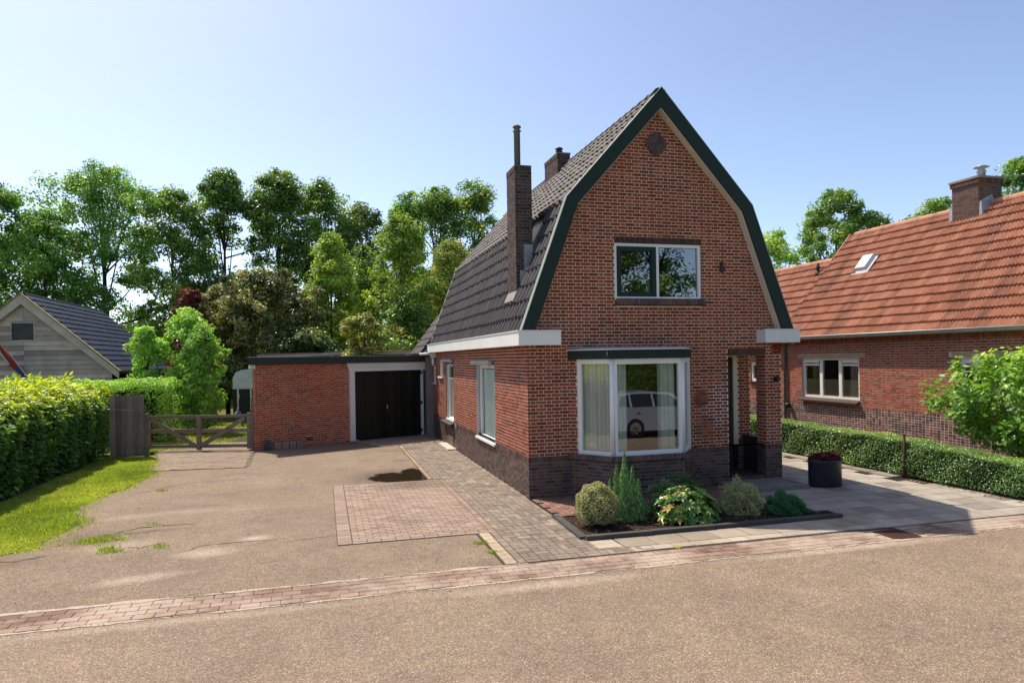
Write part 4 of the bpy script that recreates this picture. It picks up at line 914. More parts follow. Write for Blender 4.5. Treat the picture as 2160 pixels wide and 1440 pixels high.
for (a, b, c, d) in (nwin, nwin3):
    Lw = (b-a)/3
    wn = window(nb, FN, a, b, c, d, fw=.085, nout=-.05, dep=.08, mull=((a+Lw,.12),(a+2*Lw,.12)), gmat=M_glass)
    mb = MB()
    for u in (a, a+2*Lw): mb.fbox(FN, u+.10, u+Lw-.08, -.066, -.048, d-.26, d-.20); mb.fbox(FN, u+.10, u+Lw-.08, -.066, -.048, d-.17, d-.088)
    mb.build('vent_light', M_white, wn)
    mb = MB(); V = [FN(a-.02,-.03,c+.02),FN(b+.05,-.03,c+.02),FN(b+.05,.13,c-.06),FN(a-.02,.13,c-.06)]; mb.prism(V, [v-np.array([0,0,.04]) for v in V]); mb.build('sill', M_soldier, wn)
    mb = MB(); mb.fbox(FN, a+.1, b-.1, -.118, -.112, c+.08, c+.60); mb.build('frosted_film', M_curt, wn)
window(nb, FN, *nwin2, fw=.10, nout=-.03, dep=.08)
mb = MB(); mb.fbox(FN, 8.75, 9.47, -.03, .08, 1.63, 1.68); mb.build('sill', M_soldier, nb)
curtain(FN, 6.15, 6.5, -.3, 1.3, 2.45, M_curt, 'white curtain at the far side of the neighbouring window', .03, .09)
curtain(FN, 4.28, 4.42, -.3, 1.3, 2.45, M_curt, 'thin white curtain strip at the near side of the neighbouring window', .02, .07)
# roof
EX, EZ, RXm, RZm, RXl, RZl = 11.12, 3.17, 14.13, 6.73, 13.09, 5.86
sl_ = np.array([RXm-EX,0,RZm-EZ]); LM = np.linalg.norm(sl_); sv = sl_/LM; sn = np.array([-sv[2],0,sv[0]])
LLo = LM*(RZl-EZ)/(RZm-EZ)
mb = MB(); q = [(EX,EZ-.02),(RXm,RZm-.02),(2*RXm-EX,EZ-.02)]
mb.prism([(x,NY0,z) for x, z in q], [(x,NYJ,z) for x, z in q])
xl = EX+sv[0]*LLo; q = [(EX,EZ-.02),(xl,EZ+sv[2]*LLo-.02),(2*xl-EX,EZ-.02)]
mb.prism([(x,NYJ+.001,z) for x, z in q], [(x,NY1,z) for x, z in q]); mb.build('roof', bpy.data.materials['roof_felt'], nb)
nr = Pool(); NR = 14; evn = LM/NR; WN = .205
nt = lambda i, j: rng.random()
O = np.array([EX,NYJ,EZ]) - sv*.05
tile_field(nr, O, np.array([0,-1.,0]), sv, sn, int((NYJ-NY0)/WN), NR, WN, evn, nt, lambda i, j, o: 5.45 < o[1]-.0 < 6.05 and 5.05 < o[2] < 5.58, 2.0)
nl = int(LLo/evn)+1
O2 = np.array([EX,NY1,EZ]) - sv*.05 + sv*(-.10) - sn*.004
tile_field(nr, O2, np.array([0,-1.,0]), sv, sn, int((NY1-NYJ)/WN), nl, WN, evn*1.0, nt, None, 2.0)
NT_x = [0,.18,.36,.55,.72,.86,1.0]; NT_z = [.008,0,.004,.020,.034,.022,.006]
NT_V = [(x,0,z+.028) for x, z in zip(NT_x,NT_z)] + [(x,1.12,z) for x, z in zip(NT_x,NT_z)] + [(x,0,-.004) for x in NT_x]
NT_F = [(i,i+1,8+i,7+i) for i in range(6)] + [(14+i,15+i,i+1,i) for i in range(6)]
nr.flush(nb, 'roof_tile', 'roof_tiling', [(TILE_V, TILE_F, M_tile_n)])
def ridge_row(x, z, y0, y1, par, mat, r=.14, step=.36):
    n = int((y1-y0)/step)
    for k in range(n):
        y = y0+k*step; m = MB(); seg = [(math.cos(t), math.sin(t)) for t in np.linspace(-.3, math.pi+.3, 8)]
        m.add([(x+r*a*q_, yy, z+r*.8*b*q_) for yy, q_ in ((y,.95),(y+step+.01,1.05)) for a, b in seg], [(i,i+1,9+i,8+i) for i in range(7)], 0, .75+.2*rng.random(), True); m.build('ridge_tile', mat, par)
ridge_row(RXm, RZm-.03, -1.0, NYJ, nb, M_tile_n); ridge_row(xl, EZ+sv[2]*LLo-.03, NYJ, NY1-.2, nb, M_tile_n)
def along(s, y, h=0.0): return np.array([EX,y,EZ]) + sv*s + sn*h
mb = MB(); mb.prism([along(LLo-.1,NYJ,.0),along(LLo-.1,NYJ,.07),along(LM,NYJ,.07),along(LM,NYJ,.0)], [along(LLo-.1,NYJ+.06,0),along(LLo-.1,NYJ+.06,.07),along(LM,NYJ+.06,.07),along(LM,NYJ+.06,0)]); mb.build('verge_tile', M_tile_n, nb)
# gutter
mb = MB(); prof = [(.0,.03),(-.02,-.03),(-.07,-.06),(-.12,-.03),(-.13,.035)]
for (y0, y1) in ((NY0, NY1),):
    P = [(EX+a,y0,EZ-.02+b) for a, b in prof]; Q = [(EX+a,y1,EZ-.02+b) for a, b in prof]
    mb.add(P+Q, [(i,i+1,6+i,5+i) for i in range(4)], 0, 0, True)
mb.tube([(EX-.13,NY0,EZ+.018),(EX-.13,NY1,EZ+.018)], .014, 6)
for k in range(20):
    y = NY0+.4+k*.8; mb.add([(EX+a*1.06,yy,EZ-.021+b*1.06) for yy in (y,y+.03) for a, b in prof], [(i,i+1,6+i,5+i) for i in range(4)])
mb.build('gutter', M_zinc, nb)
mb = MB(); mb.box(EX-.0, NXW-.001, NY0, NY1, EZ-.06, EZ-.03); mb.build('eave_board', M_cream, nb)
mb = MB(); mb.tube([FN(7.42,.2,3.08),FN(7.42,.06,2.9),FN(7.42,.06,.25)], .045, 8); mb.build('downpipe', M_pipe, nb)
mb = MB(); mb.lathe(FN(7.25,.10,.86), [(.05,0),(.09,.03),(.09,.12),(.05,.16)], 10); mb.build('hose_reel', M_black, nb)
mb = MB(); mb.fbox(FN, 6.95, 7.05, 0, .08, 2.96, 3.06); mb.build('vent_stone', M_sand, nb)
# chimney, roof light, vent cone
e = np.array([14.13, 2.75, 0]); mb = MB(); mb.box(13.72,14.55,2.38,3.20,6.0,7.40); ch = mb.build('chimney', M_mortar_d, nb)
cp = Pool(); Fc1 = frame((13.72,2.38,0),(0,1,0),(-1,0,0)); Fc2 = frame((13.72,2.38,0),(1,0,0),(0,-1,0))
lay(cp, Fc1, 6.0, 7.27, C, -.006, .82, (), 'flemish', 0); lay(cp, Fc2, 6.0, 7.27, C, 0, .83, (), 'flemish', 0)
soldiers(cp, Fc1, -.04, .86, 7.27, 7.40, .06, 0, .04); soldiers(cp, Fc2, -.04, .87, 7.27, 7.40, .06, 0, .04)
cp.flush(ch, 'brick', 'brickwork', [(UNITBOX, UB_F, pieces_mat('brown_chimney_brick', [(0,(.09,.05,.038)),(.6,(.17,.088,.062)),(1,(.12,.085,.075))], .85, .2))])
mb = MB(); mb.box(13.66,14.61,2.32,3.26,7.401,7.46); mb.build('chimney_cap', M_stone, ch)
mb = MB(); mb.lathe((14.1,2.6,7.46),[(.10,0),(.10,.16),(.12,.17),(.12,.2),(.09,.22),(.09,.29),(.20,.30),(.04,.37)],14); mb.build('flue_cap', M_zinc, ch)
mb = MB(); mb.add([along(4.12,2.28,.075),along(4.12,3.32,.075),(13.73,3.3,6.75),(13.73,2.3,6.75)],[(0,1,2,3)]); mb.add([along(4.12,3.32,.075),along(4.72,3.34,.075),(14.2,3.21,6.95),(13.73,3.21,6.75)],[(0,1,2,3)]); mb.add([along(4.12,2.28,.075),(13.73,2.37,6.75),(14.2,2.37,6.98),along(4.72,2.26,.075)],[(0,1,2,3)]); mb.build('lead_flashing', M_lead, ch)
s0 = (5.22-EZ)/sv[2]; s1_ = (5.72-EZ)/sv[2]
def rbox(m, sa, sb, ya, yb, ha, hb, inset=0):
    m.prism([along(sa,ya,ha),along(sa,yb,ha),along(sb,yb,ha),along(sb,ya,ha)], [along(sa+inset,ya+inset,hb),along(sa+inset,yb-inset,hb),along(sb-inset,yb-inset,hb),along(sb-inset,ya+inset,hb)])
m = MB(); rbox(m, s0-.14, s1_+.06, 5.36, 6.06, .02, .055); fr_ = m.build('roof_light', M_lead, nb)
m = MB(); rbox(m, s0, s1_, 5.46, 5.98, .056, .15, .05); m.build('dome', simple('milky_dome', (.62,.64,.66), (.56,.58,.60), 3, .2, .5), fr_)
m = MB(); c = along((5.38-EZ)/sv[2], 7.85, .02); m.lathe(c-np.array([0,0,.1]), [(.10,0),(.10,.16),(.055,.2),(.05,.3),(.085,.31),(.08,.35),(.05,.40),(.05,.48),(.02,.5)], 10); m.build('vent_cone', M_black, nb)

# ================================================================= SHED AND TRAILER BEHIND THE GARAGE
sh = empty('lean_to_shed', (-3, 17.5, 0), label='old shed with a rusty corrugated roof behind the garage', cat='shed')
M_corr = simple('rusty_corrugated_sheet', (.20,.105,.07), (.12,.07,.055), 3, .85, .2)
for (x0, x1, z0, z1, y0) in ((-6.2,-3.45,2.93,3.02,16.0),(-3.44,.6,3.03,3.02,16.0)):
    N = int((x1-x0)/.0375); V = []
    for i in range(N+1):
        x = x0+(x1-x0)*i/N; zz = z0+(z1-z0)*i/N + .018*math.sin(i*math.pi/1.0+.5*math.pi)
        V += [(x,y0,zz+.0),(x,y0+3.2,zz+.02)]
    m = MB(); m.add(V, [(2*i,2*i+2,2*i+3,2*i+1) for i in range(N)]); m.build('roof_sheet', M_corr, sh)
    m = MB(); m.add([(x0,y0+.03,z0-.13),(x1,y0+.03,z1-.13),(x1,y0+.03,z1-.03),(x0,y0+.03,z0-.03),(x0,y0+.1,z0-.13),(x1,y0+.1,z1-.13),(x1,y0+.1,z1-.03),(x0,y0+.1,z0-.03)], [(0,1,2,3),(4,7,6,5),(0,4,5,1),(3,2,6,7),(0,3,7,4),(1,5,6,2)]); m.build('beam', M_barn_trim, sh)
m = MB()
for x in (-6.0,-3.45,-.4): m.box(x,x+.12,16.1,16.22,0,2.9)
m.build('post', M_barn_trim, sh)
m = MB(); m.box(-6.1,.5,18.9,19.0,0,2.9); m.build('wall', M_fence, sh)

tr = at(531, 30.0); tz0 = .28
trl = empty('horse_trailer', tuple(tr), PSI, label='white and black horse trailer parked beyond the gate', cat='trailer')
Ft = frame(tr, _r, -_f)
m = MB()
pts = [(-.85,.25),(.85,.25),(.85,1.95),(.72,2.22),(.45,2.33),(-.45,2.33),(-.72,2.22),(-.85,1.95)]
low = [(-.85,.25),(.85,.25),(.85,1.5),(-.85,1.5)]; upp = [(-.85,1.501)]+[(.85,1.501)]+pts[2:]
m.prism([Ft(a,0,b) for a, b in low], [Ft(a,-3.2,b) for a, b in low]); m.build('lower_body', simple('trailer_black', (.018,.018,.02), (.026,.024,.026), 4, .5), trl)
m = MB(); m.prism([Ft(a,0,b) for a, b in upp], [Ft(a,-3.2,b) for a, b in upp]); m.build('upper_body', simple('trailer_white', (.86,.85,.82)), trl)
m = MB()
for a in (-.62,-.05,.62): m.fbox(Ft, a-.035, a+.035, 0, .03, .55, 1.49)
m.build('stripe', M_white, trl)
m = MB(); m.fbox(Ft, .18, .52, 0, .02, 1.65, 2.1); wn = m.build('window', simple('dark_window', (.03,.025,.025), None, 3, .1), trl)
for sx in (-1,1):
    m = MB(); c = Ft(sx*.93,-1.8,.33); V = []; 
    for k in range(16): 
        t = 2*math.pi*k/16; V += [c+_f*.33*math.cos(t)+_u*.33*math.sin(t)-_r*.09, c+_f*.33*math.cos(t)+_u*.33*math.sin(t)+_r*.09]
    m.add(V, [(2*k,(2*k+2)%32,(2*k+3)%32,2*k+1) for k in range(16)]+[tuple(range(0,32,2)),tuple(range(1,32,2))]); m.build('wheel', M_black, trl)
m = MB(); m.tube([Ft(-.6,0,.4),Ft(-.1,1.1,.42)], .045, 6); m.tube([Ft(.6,0,.4),Ft(-.1,1.1,.42)], .045, 6); m.tube([Ft(-.1,1.0,.42),Ft(-.12,1.4,.42)], .05, 6); m.build('drawbar', M_lead, trl)
m = MB(); m.lathe(Ft(-.12,1.3,.36), [(.06,0),(.13,.04),(.15,.12),(.12,.22),(.05,.27),(.035,.36),(.02,.38)], 12); m.build('hitch_cover', simple('pale_blue_cover', (.17,.27,.29), (.12,.19,.21), 8, .7), trl)
m = MB(); m.tube([Ft(-.7,.1,.2),Ft(-.45,.25,1.3)], .02, 5); m.tube([Ft(.55,.1,.2),Ft(.35,.25,1.4)], .02, 5); m.build('prop_stick', M_barn_trim, trl)
# ================================================================= GROUND (structure)
def sheet(name, poly, z, mat, kind='structure', sub=None):
    mb = MB(); mb.add([(x,y,z) for x, y in poly], [tuple(range(len(poly)))]); return mb.build(name, mat, None, kind=kind)
sheet('ground', [(-900,-900),(900,-900),(900,900),(-900,900)], -.06, G['lawn'])
sheet('road', [(-120,-9.3),(160,-9.3),(160,-4.43),(-120,-4.43)], -.007, G['road'])
sheet('far_verge', [(-120,-60),(160,-60),(160,-9.3),(-120,-9.3)], -.03, G['lawn'])
EDGE = [(-13,-2.6),(-9.4,-1.55),(-8.13,-1.19),(-7.8,-.94),(-7.83,-.15),(-7.66,.60),(-8.05,1.25),(-8.15,2.2),(-8.12,2.9),(-7.88,4.0),(-7.80,5.1),(-7.71,6.2),(-8.0,6.6),(-8.15,7.4),(-8.2,8.1),(-8.45,9.1)]
drive = sheet('driveway', [(-40,-3.885),(8.0,-3.885),(8.0,14),(-6,14)]+[(-5.6,9.6),(-8.6,9.6)]+[(-10,9.6),(-14,6),(-40,2)], 0.0, G['drive'])
sheet('verge', EDGE+[(-9.0,9.5),(-14,9.5),(-30,4),(-30,-2.4)], .010, G['lawn'])
0 and sheet('bare_edge', [(-13,-2.62),(-9.2,-1.58),(-8.1,-1.22),(-7.75,-.98),(-7.5,-1.3),(-7.6,-1.9),(-8.2,-2.5),(-9.5,-3.3),(-13,-3.6)], .006, G['soil'])
sheet('lawn', [(-9.0,10.2),(-6.7,9.9),(-5.2,17),(-3.0,30),(-40,60),(-40,9.9)], .006, G['lawn'])
# cracks and broken edges in the asphalt
M_crack = simple('crack_soil', (.030,.025,.02), (.05,.04,.03), 20, .95, .05)
def crack(pts, wmax, name='crack'):
    pts = [np.array(p, float) for p in pts]; P = []
    for a, b in zip(pts[:-1], pts[1:]):
        for t in np.linspace(0, 1, 7)[:-1]: P.append(a+(b-a)*t+rng.normal(0,.018,2))
    P.append(pts[-1]); n = len(P); V = []
    for i, p in enumerate(P):
        d = P[min(i+1,n-1)]-P[max(i-1,0)]; d = np.array([-d[1],d[0]])/(np.linalg.norm(d)+1e-6); w_ = wmax*.6*math.sin(math.pi*(i+.3)/(n+.3))*rng.uniform(.1,1.2)+.0015
        V += [(p[0]-d[0]*w_,p[1]-d[1]*w_,.003),(p[0]+d[0]*w_,p[1]+d[1]*w_,.003)]
    mb = MB(); mb.add(V, [(2*i,2*i+1,2*i+3,2*i+2) for i in range(n-1)]); return mb.build(name, M_crack, drive)
crack([(-7.0,-.35),(-6.6,-.02),(-6.2,.0),(-5.75,-.03)], .035); crack([(-7.4,-.75),(-7.0,-.35)], .03)
crack([(-5.75,-1.85),(-5.4,-1.5),(-4.9,-1.52),(-4.4,-1.5)], .018); crack([(-6.0,-1.15),(-6.3,-1.4),(-6.5,-1.25)], .02); crack([(-4.5,-1.75),(-3.7,-1.6),(-3.55,-1.55)], .01)
crack([(-7.5,3.1),(-7.0,3.9),(-6.5,4.3)], .02); crack([(-6.3,4.9),(-5.7,5.2),(-5.2,5.1)], .02); crack([(-6.2,6.15),(-5.7,6.35)], .015); crack([(-2.9,8.35),(-2.2,8.2),(-1.6,8.3)], .02); crack([(-8.3,-1.5),(-7.8,-1.6),(-7.5,-1.4)], .03)

def field(name, rect, joint, mat, items, h=.010, z0=.004, limit=300, plabel='paver'):
    """paving: a joint sheet (structure) whose pavers are parts. items: (cx,cy,lx,ly,rot,tint)"""
    s = sheet(name, rect, z0, joint); pl = Pool()
    for (cx, cy, lx, ly, rot, t) in items:
        c_, s_ = math.cos(rot), math.sin(rot); tl = rng.normal(0,.004,2)
        X = np.array([c_*lx, s_*lx, tl[0]*lx]); Y = np.array([-s_*ly, c_*ly, tl[1]*ly])
        pl.add(mat4(X, Y, np.array([0,0,h+rng.uniform(-.0015,.0015)]), np.array([cx,cy,z0-.0005])), t, 0)
    pl.flush(s, plabel, plabel.replace('paver','pavers').replace('slab','slabs').replace('brick','bricks'), [(PAVER_V, PAVER_F, mat)], limit=limit); return s
tn = lambda a=.45, s_=.22: float(np.clip(rng.normal(a, s_), 0.01, 1))
J = .011
def in_poly(x, y, poly):
    c = False; n = len(poly)
    for i in range(n):
        (x1,y1),(x2,y2) = poly[i], poly[(i+1)%n]
        if (y1 > y) != (y2 > y) and x < (x2-x1)*(y-y1)/(y2-y1)+x1: c = not c
    return c
# red rectangle of pavers
it = []; x0, x1, y0, y1 = -3.55, -1.30, -2.20, 2.68
it += [(x0+.105, y0+.054+i*.105, .21-J, .105-J, 0, tn()) for i in range(46)]
for k in range(46):
    y = y0+.105+.0525+k*.103; off = (k%2)*.105; x = x0+.21+.003
    while x < x1-.02:
        l = .21 if not (x == x0+.213 and off) else .105
        e = min(x+l, x1); it.append(((x+e)/2, y, e-x-J, .103-J, 0, tn())); x = e
it += [(x0+.21+.105+i*.21, y0+.05, .21-J, .10-J, 0, tn(.7,.2)) for i in range(10)]
it += [(x1+.052, y0+.105+i*.21, .10-J, .21-J, 0, tn(.3,.2)) for i in range(23)]
field('red_paving', [(x0-.005,y0-.005),(x1+.10,y0-.005),(x1+.10,y1+.03),(x0-.005,y1+.03)], G['joint'], P_red, it)
# narrow edging strip
it = [(-1.46+.0 if y > -2.3 else -1.48, y, .10-J if y > -2.25 else .15, .21-J if y > -2.25 else .19, 0, tn(.5)) for y in np.arange(2.85, 9.0, .21)] + [(-1.40, y, .15, .195, 0, tn(.9,.1)) for y in np.arange(-3.75, -2.3, .205)]
field('edging_strip', [(-1.52,-3.86),(-1.31,-3.86),(-1.31,-2.2),(-1.40,-2.2),(-1.40,9.1),(-1.52,9.1)], G['joint'], pieces_mat('tan_edging', [(0,(.24,.165,.11)),(.6,(.32,.235,.155)),(1,(.42,.34,.24))], .85, .2), it)
# grey path in a block weave along the side wall
it = []; B_ = .212
poly_path = [(-1.30,-3.86),(.75,-3.86),(-.10,-3.10),(-.04,-1.60),(-.012,0),(-.012,9.79),(-1.395,9.18),(-1.395,2.72),(-1.185,2.72),(-1.185,-2.2),(-1.30,-2.2)]
ix = 0
for ky, y in enumerate(np.arange(-3.86, 9.9, B_)):
    for kx, x in enumerate(np.arange(-1.41, .8, B_)):
        cx, cy = x+B_/2, y+B_/2
        if (kx+ky) % 2: cand = [(cx, cy-B_/4, B_-J, B_/2-J), (cx, cy+B_/4, B_-J, B_/2-J)]
        else: cand = [(cx-B_/4, cy, B_/2-J, B_-J), (cx+B_/4, cy, B_/2-J, B_-J)]
        for q in cand:
            yq = q[1]; xl = -1.395 if yq > 2.72 else (-1.185 if yq > -2.2 else -1.30)
            xr = -.012 if yq > -.06 else (-.05 if yq > -1.6 else (-.10 if yq > -3.1 else -.10+(-3.10-yq)/.76*.85))
            a_, b_ = max(q[0]-q[2]/2, xl), min(q[0]+q[2]/2, xr)
            if b_-a_ > .03 and (np.array([(a_+b_)/2, yq+q[3]/2])-np.array([-5.69,9.47]))@np.array(GN[:2]) > 1.98: it.append(((a_+b_)/2, yq, b_-a_, q[3], 0, tn(.4,.25)))
field('side_path', poly_path, G['jointd'], P_grey, it)
# herringbone in front of the house
it = []; s_ = .105; a45 = 0
poly_front = [(-.01,-.01),(-.03,-1.57),(3.80,-1.62),(3.80,-.05),(3.45,-.02),(2.86,-.72),(1.42,-.72),(.87,-.01)]
for i in range(-40, 60):
    for j in range(-40, 60):
        m_ = (i - j) % 4
        if m_ == 0: q = ((i+1)*s_, (j+.5)*s_, 2*s_-J, s_-J)
        elif m_ == 2+1: q = ((i+.5)*s_, (j+1)*s_, s_-J, 2*s_-J)
        else: continue
        x, y = q[0]-.2, q[1]-1.9
        if in_poly(x, y, poly_front) and x > .04: it.append((x, y, q[2], q[3], 0, tn(.5,.22)))
field('front_path', poly_front, G['jointd'], P_brown, it)
# concrete slab forecourt right of the house
it = []; sl = .42
poly_fc = [(3.83,-3.66),(9.6,-3.86),(9.0,-2.5),(7.75,-.8),(7.72,3),(7.72,12),(5.56,12),(5.56,-.02),(5.46,-.02),(5.46,-.99),(3.83,-.99),(3.83,-1.9),(4.02,-2.0),(4.02,-2.6),(4.35,-3.15),(3.83,-3.16)]
for r_, y in enumerate(np.arange(-3.88, 11.9, sl)):
    for x in np.arange(3.6+(r_%2)*sl/2, 9.6, sl):
        if all(in_poly(x+a, y+b, poly_fc) for a, b in ((sl/2,sl/2),(.12,sl/2),(sl-.12,sl/2))): it.append((x+sl/2, y+sl/2, sl-.014, sl-.014, 0, tn(.5,.26)))
field('forecourt', poly_fc, G['jointd'], P_slab, it, plabel='slab')
# slabs between the planting bed and the gutter
it = []; x = .02
for k, l in enumerate((.18,.18)): it.append((.10+.0*k, -3.27-k*.21, .36, .20, 0, .85))
x = .30
for k in range(9):
    l = .50 if k < 7 else .4
    it.append((x+l/2, -3.40, l-.014, .455, 0, (.15,.25,.2,.55,.45,.7,.6,.4,.3)[k])); x += l
x = .35
for k in range(16): it.append((x+.15, -3.745, .29, .20, 0, tn(.8,.2))); x += .30
field('kerb_slabs', [(-.09,-3.16),(4.75,-3.16),(4.75,-3.87),(.75,-3.87),(.02,-3.3)], G['joint'], P_aggr, it, plabel='slab', z0=.006)
# brick gutter along the road
it = []
for r_ in range(4):
    x = -13.0 - (r_%2)*.105
    while x < 15:
        if not (4.05 < x+.105 < 4.62): it.append((x+.105, -3.955-r_*.139,   .21-.007, .128, rng.normal(0,.006), tn(.45,.25)))
        x += .212
gutr = field('road_gutter', [(-60,-3.87),(60,-3.87),(60,-4.45),(-60,-4.45)], G['gjoint'], P_gut, it, h=.012, z0=-.0115, plabel='brick')
def ragged(name, xs, y0, half, z, amp):
    up, dn = [], []
    for x in xs:
        h = half*(.55+.45*math.sin(x*1.9+1)*math.sin(x*.73)+.3*math.sin(x*5.1))
        up.append((x, y0+max(.006, h)+rng.normal(0,amp))); dn.append((x, y0-max(.006, h*.6)+rng.normal(0,amp*.6)))
    mb = MB(); V = [(x,y,z) for p in zip(dn, up) for x, y in p]; mb.add(V, [(2*i,2*i+2,2*i+3,2*i+1) for i in range(len(xs)-1)]); return mb.build(name, G['dust'], None, kind='structure')
ragged('kerb_sand', np.arange(-12, -1.2, .09), -3.865, .055, .0035, .014)
ragged('kerb_sand', np.arange(-12, 14, .09), -4.47, .05, -.003, .016)
M_kn = G['dust']
# paving under and before the gate
it = []
gd = np.array([math.cos(-.285), math.sin(-.285)]); gn = np.array([-gd[1], gd[0]])
org = np.array([-8.3, 6.35])
poly_g = [(-8.35,6.4),(-5.66,6.15),(-5.72,9.35),(-5.9,9.8),(-4.9,17),(-6.9,17),(-7.6,13),(-8.6,10.4),(-8.35,9.2),(-8.2,8.1)]
for j in range(60):
    for i in range(-16, 26):
        p = org + gd*(i*.21+(j%2)*.105) + gn*(j*.105*1.0) - gn*.3
        if in_poly(p[0], p[1], poly_g): it.append((p[0], p[1], .21-J, .105-J, -.285, tn(.4,.2)))
field('gate_paving', poly_g, G['joint'], pieces_mat('buff_paver', [(0,(.20,.15,.11)),(.6,(.29,.22,.165)),(1,(.34,.265,.22))], .85, .2), it, z0=.007)
# soldier strip of pink pavers at the garage doors
it = []
for j in range(7):
    for i in range(17):
        p = FG(3.19+i*.2, .02+.145+j*.285, 0)
        if p[0] < -.09: it.append((p[0], p[1], .2-.010, .285-.008, TH, tn(.5,.2)))
field('garage_apron', [tuple(FG(3.08,.0,0)[:2]), tuple(FG(3.08,2.02,0)[:2]), (-1.40,9.18), (-.012,9.79), (-.012,12.0)], G['joint'], P_red, it, z0=.006)
# puddle
th = np.linspace(0, 2*math.pi, 48, endpoint=False)
PUD = [(-2.70,3.45),(-2.62,3.8),(-2.48,4.05),(-2.28,4.15),(-2.12,3.95),(-1.98,3.72),(-1.88,3.85),(-1.84,4.15),(-1.68,4.30),(-1.56,4.15),(-1.54,3.7),(-1.53,3.2),(-1.52,2.82),(-1.9,2.78),(-2.2,2.76),(-2.62,2.74),(-2.74,2.95),(-2.66,3.2)]
Pn = []
for i, p in enumerate(PUD):
    q = PUD[(i+1)%len(PUD)]
    for t in (0,.2,.4,.6,.8): Pn.append((p[0]+(q[0]-p[0])*t+rng.normal(0,.02), p[1]+(q[1]-p[1])*t+rng.normal(0,.035)))
sheet('puddle', [(-3.2,2.70),(-1.525,2.70),(-1.525,4.6),(-3.2,4.6)], .0045, M_water)
# planting bed: mulch and dark edging
sheet('planting_bed', [(.0,-1.66),(3.92,-1.95),(4.02,-2.66),(4.0,-3.08),(-.04,-3.02)], .022, G['mulch'])
bed = empty('bed_edging', (2,-3.1,0), label='dark edging kerb round the planting bed in front of the bay window', cat='kerb')
def kerb(a, b, wd, z):
    a = np.array([*a,0.]); b = np.array([*b,0.]); F = frame(a, b-a, ((b-a)[1],-(b-a)[0],0)); L = np.linalg.norm(b-a); m = MB(); m.fbox(F, .004, L-.004, -wd/2, wd/2, 0, z); m.build('kerb_stone', M_kerb, bed)
xs = [-.09,.95,1.98,3.0,4.30]
for a, b in zip(xs[:-1], xs[1:]): kerb((a,-3.10), (b,-3.12), .10, .075+rng.uniform(-.004,.004))
kerb((-.03,-1.60), (-.06,-2.32), .12, .05); kerb((-.06,-2.32), (-.10,-3.05), .12, .052)
kerb((.10,-1.66), (1.4,-1.70), .04, .04); kerb((1.4,-1.70), (2.7,-1.80), .04, .04); kerb((2.7,-1.80),(3.88,-1.93), .04, .04); kerb((3.90,-1.96),(4.12,-2.85), .06, .045)
# doorstep slab
ds = empty('doorstep', (4.7,-.5,0), label='pebbled concrete doorstep in front of the porch', cat='doorstep')
mb = MB(); mb.box(3.98,5.34,-.90,-.03,.0,.085); mb.build('step', G['aggregate'], ds)
mb = MB(); mb.box(3.92,5.42,-.975,-.905,.0,.10); mb.box(5.345,5.42,-.904,-.03,0,.10); mb.build('rim', simple('step_rim', (.27,.25,.22), (.17,.16,.145), 30, .9, .2, bump=1.0, bscale=60), ds)
# drain in the gutter
dr = empty('street_drain', (4.33,-4.2,0), label='iron drain grate set in the brick gutter', cat='drain')
mb = MB(); mb.box(4.12,4.56,-4.42,-4.40,-.02,.004); mb.box(4.12,4.56,-4.00,-3.98,-.02,.004); mb.box(4.12,4.145,-4.40,-4.0,-.02,.004); mb.box(4.535,4.56,-4.40,-4.0,-.02,.004); mb.build('frame', M_rust, dr)
for k in range(8): mb = MB(); mb.box(4.165+k*.046,4.185+k*.046,-4.40,-4.0,-.0085,.0025); mb.build('bar', M_rust, dr)
mb = MB(); mb.box(4.146,4.534,-4.399,-4.001,-.021,-.009); mb.build('sump', M_crack, dr)
sheet('hedge_soil', [(7.73,-.85),(8.2,-1.9),(9.6,-3.84),(12,-3.86),(11.2,12),(7.73,12)], .008, G['soil'])
it = [(7.93, y, .30, .62, .03, tn(.2,.15)) for y in np.arange(-.25, 6, .66)]
field('edge_slabs', [(7.74,-.8),(8.1,-.8),(8.1,6.4),(7.74,6.4)], G['jointd'], P_slab, it, h=.03, plabel='slab', z0=.010)
# post before the hedge, planter
ps = MB(); ps.tube([(8.0,-.70,0),(8.0,-.70,.92)], .028, 8); ps.tube([(8.0,-.70,.92),(8.0,-.70,.935)], .034, 8); ps.build('steel_post', M_rust, label='thin rusty steel post in front of the box hedge', cat='post')
pc = np.array([5.92,-.82,0])
ptr = empty('planter', tuple(pc), label='black oval planter tub standing beside the porch pillar', cat='planter')
mb = MB(); mb.lathe(pc, [(.325,.0),(.345,.02),(.345,.50),(.355,.51),(.355,.535),(.335,.54),(.325,.50)], 40, sx=1.0, sy=.72); mb.build('tub', simple('black_plastic', (.017,.020,.024), (.026,.029,.033), 4, .42, .5, famp=.1), ptr)
mb = MB(); mb.lathe(pc+np.array([0,0,.47]), [(.32,0),(.31,.02)], 24, sy=.72); mb.build('soil', G['soil'], ptr)
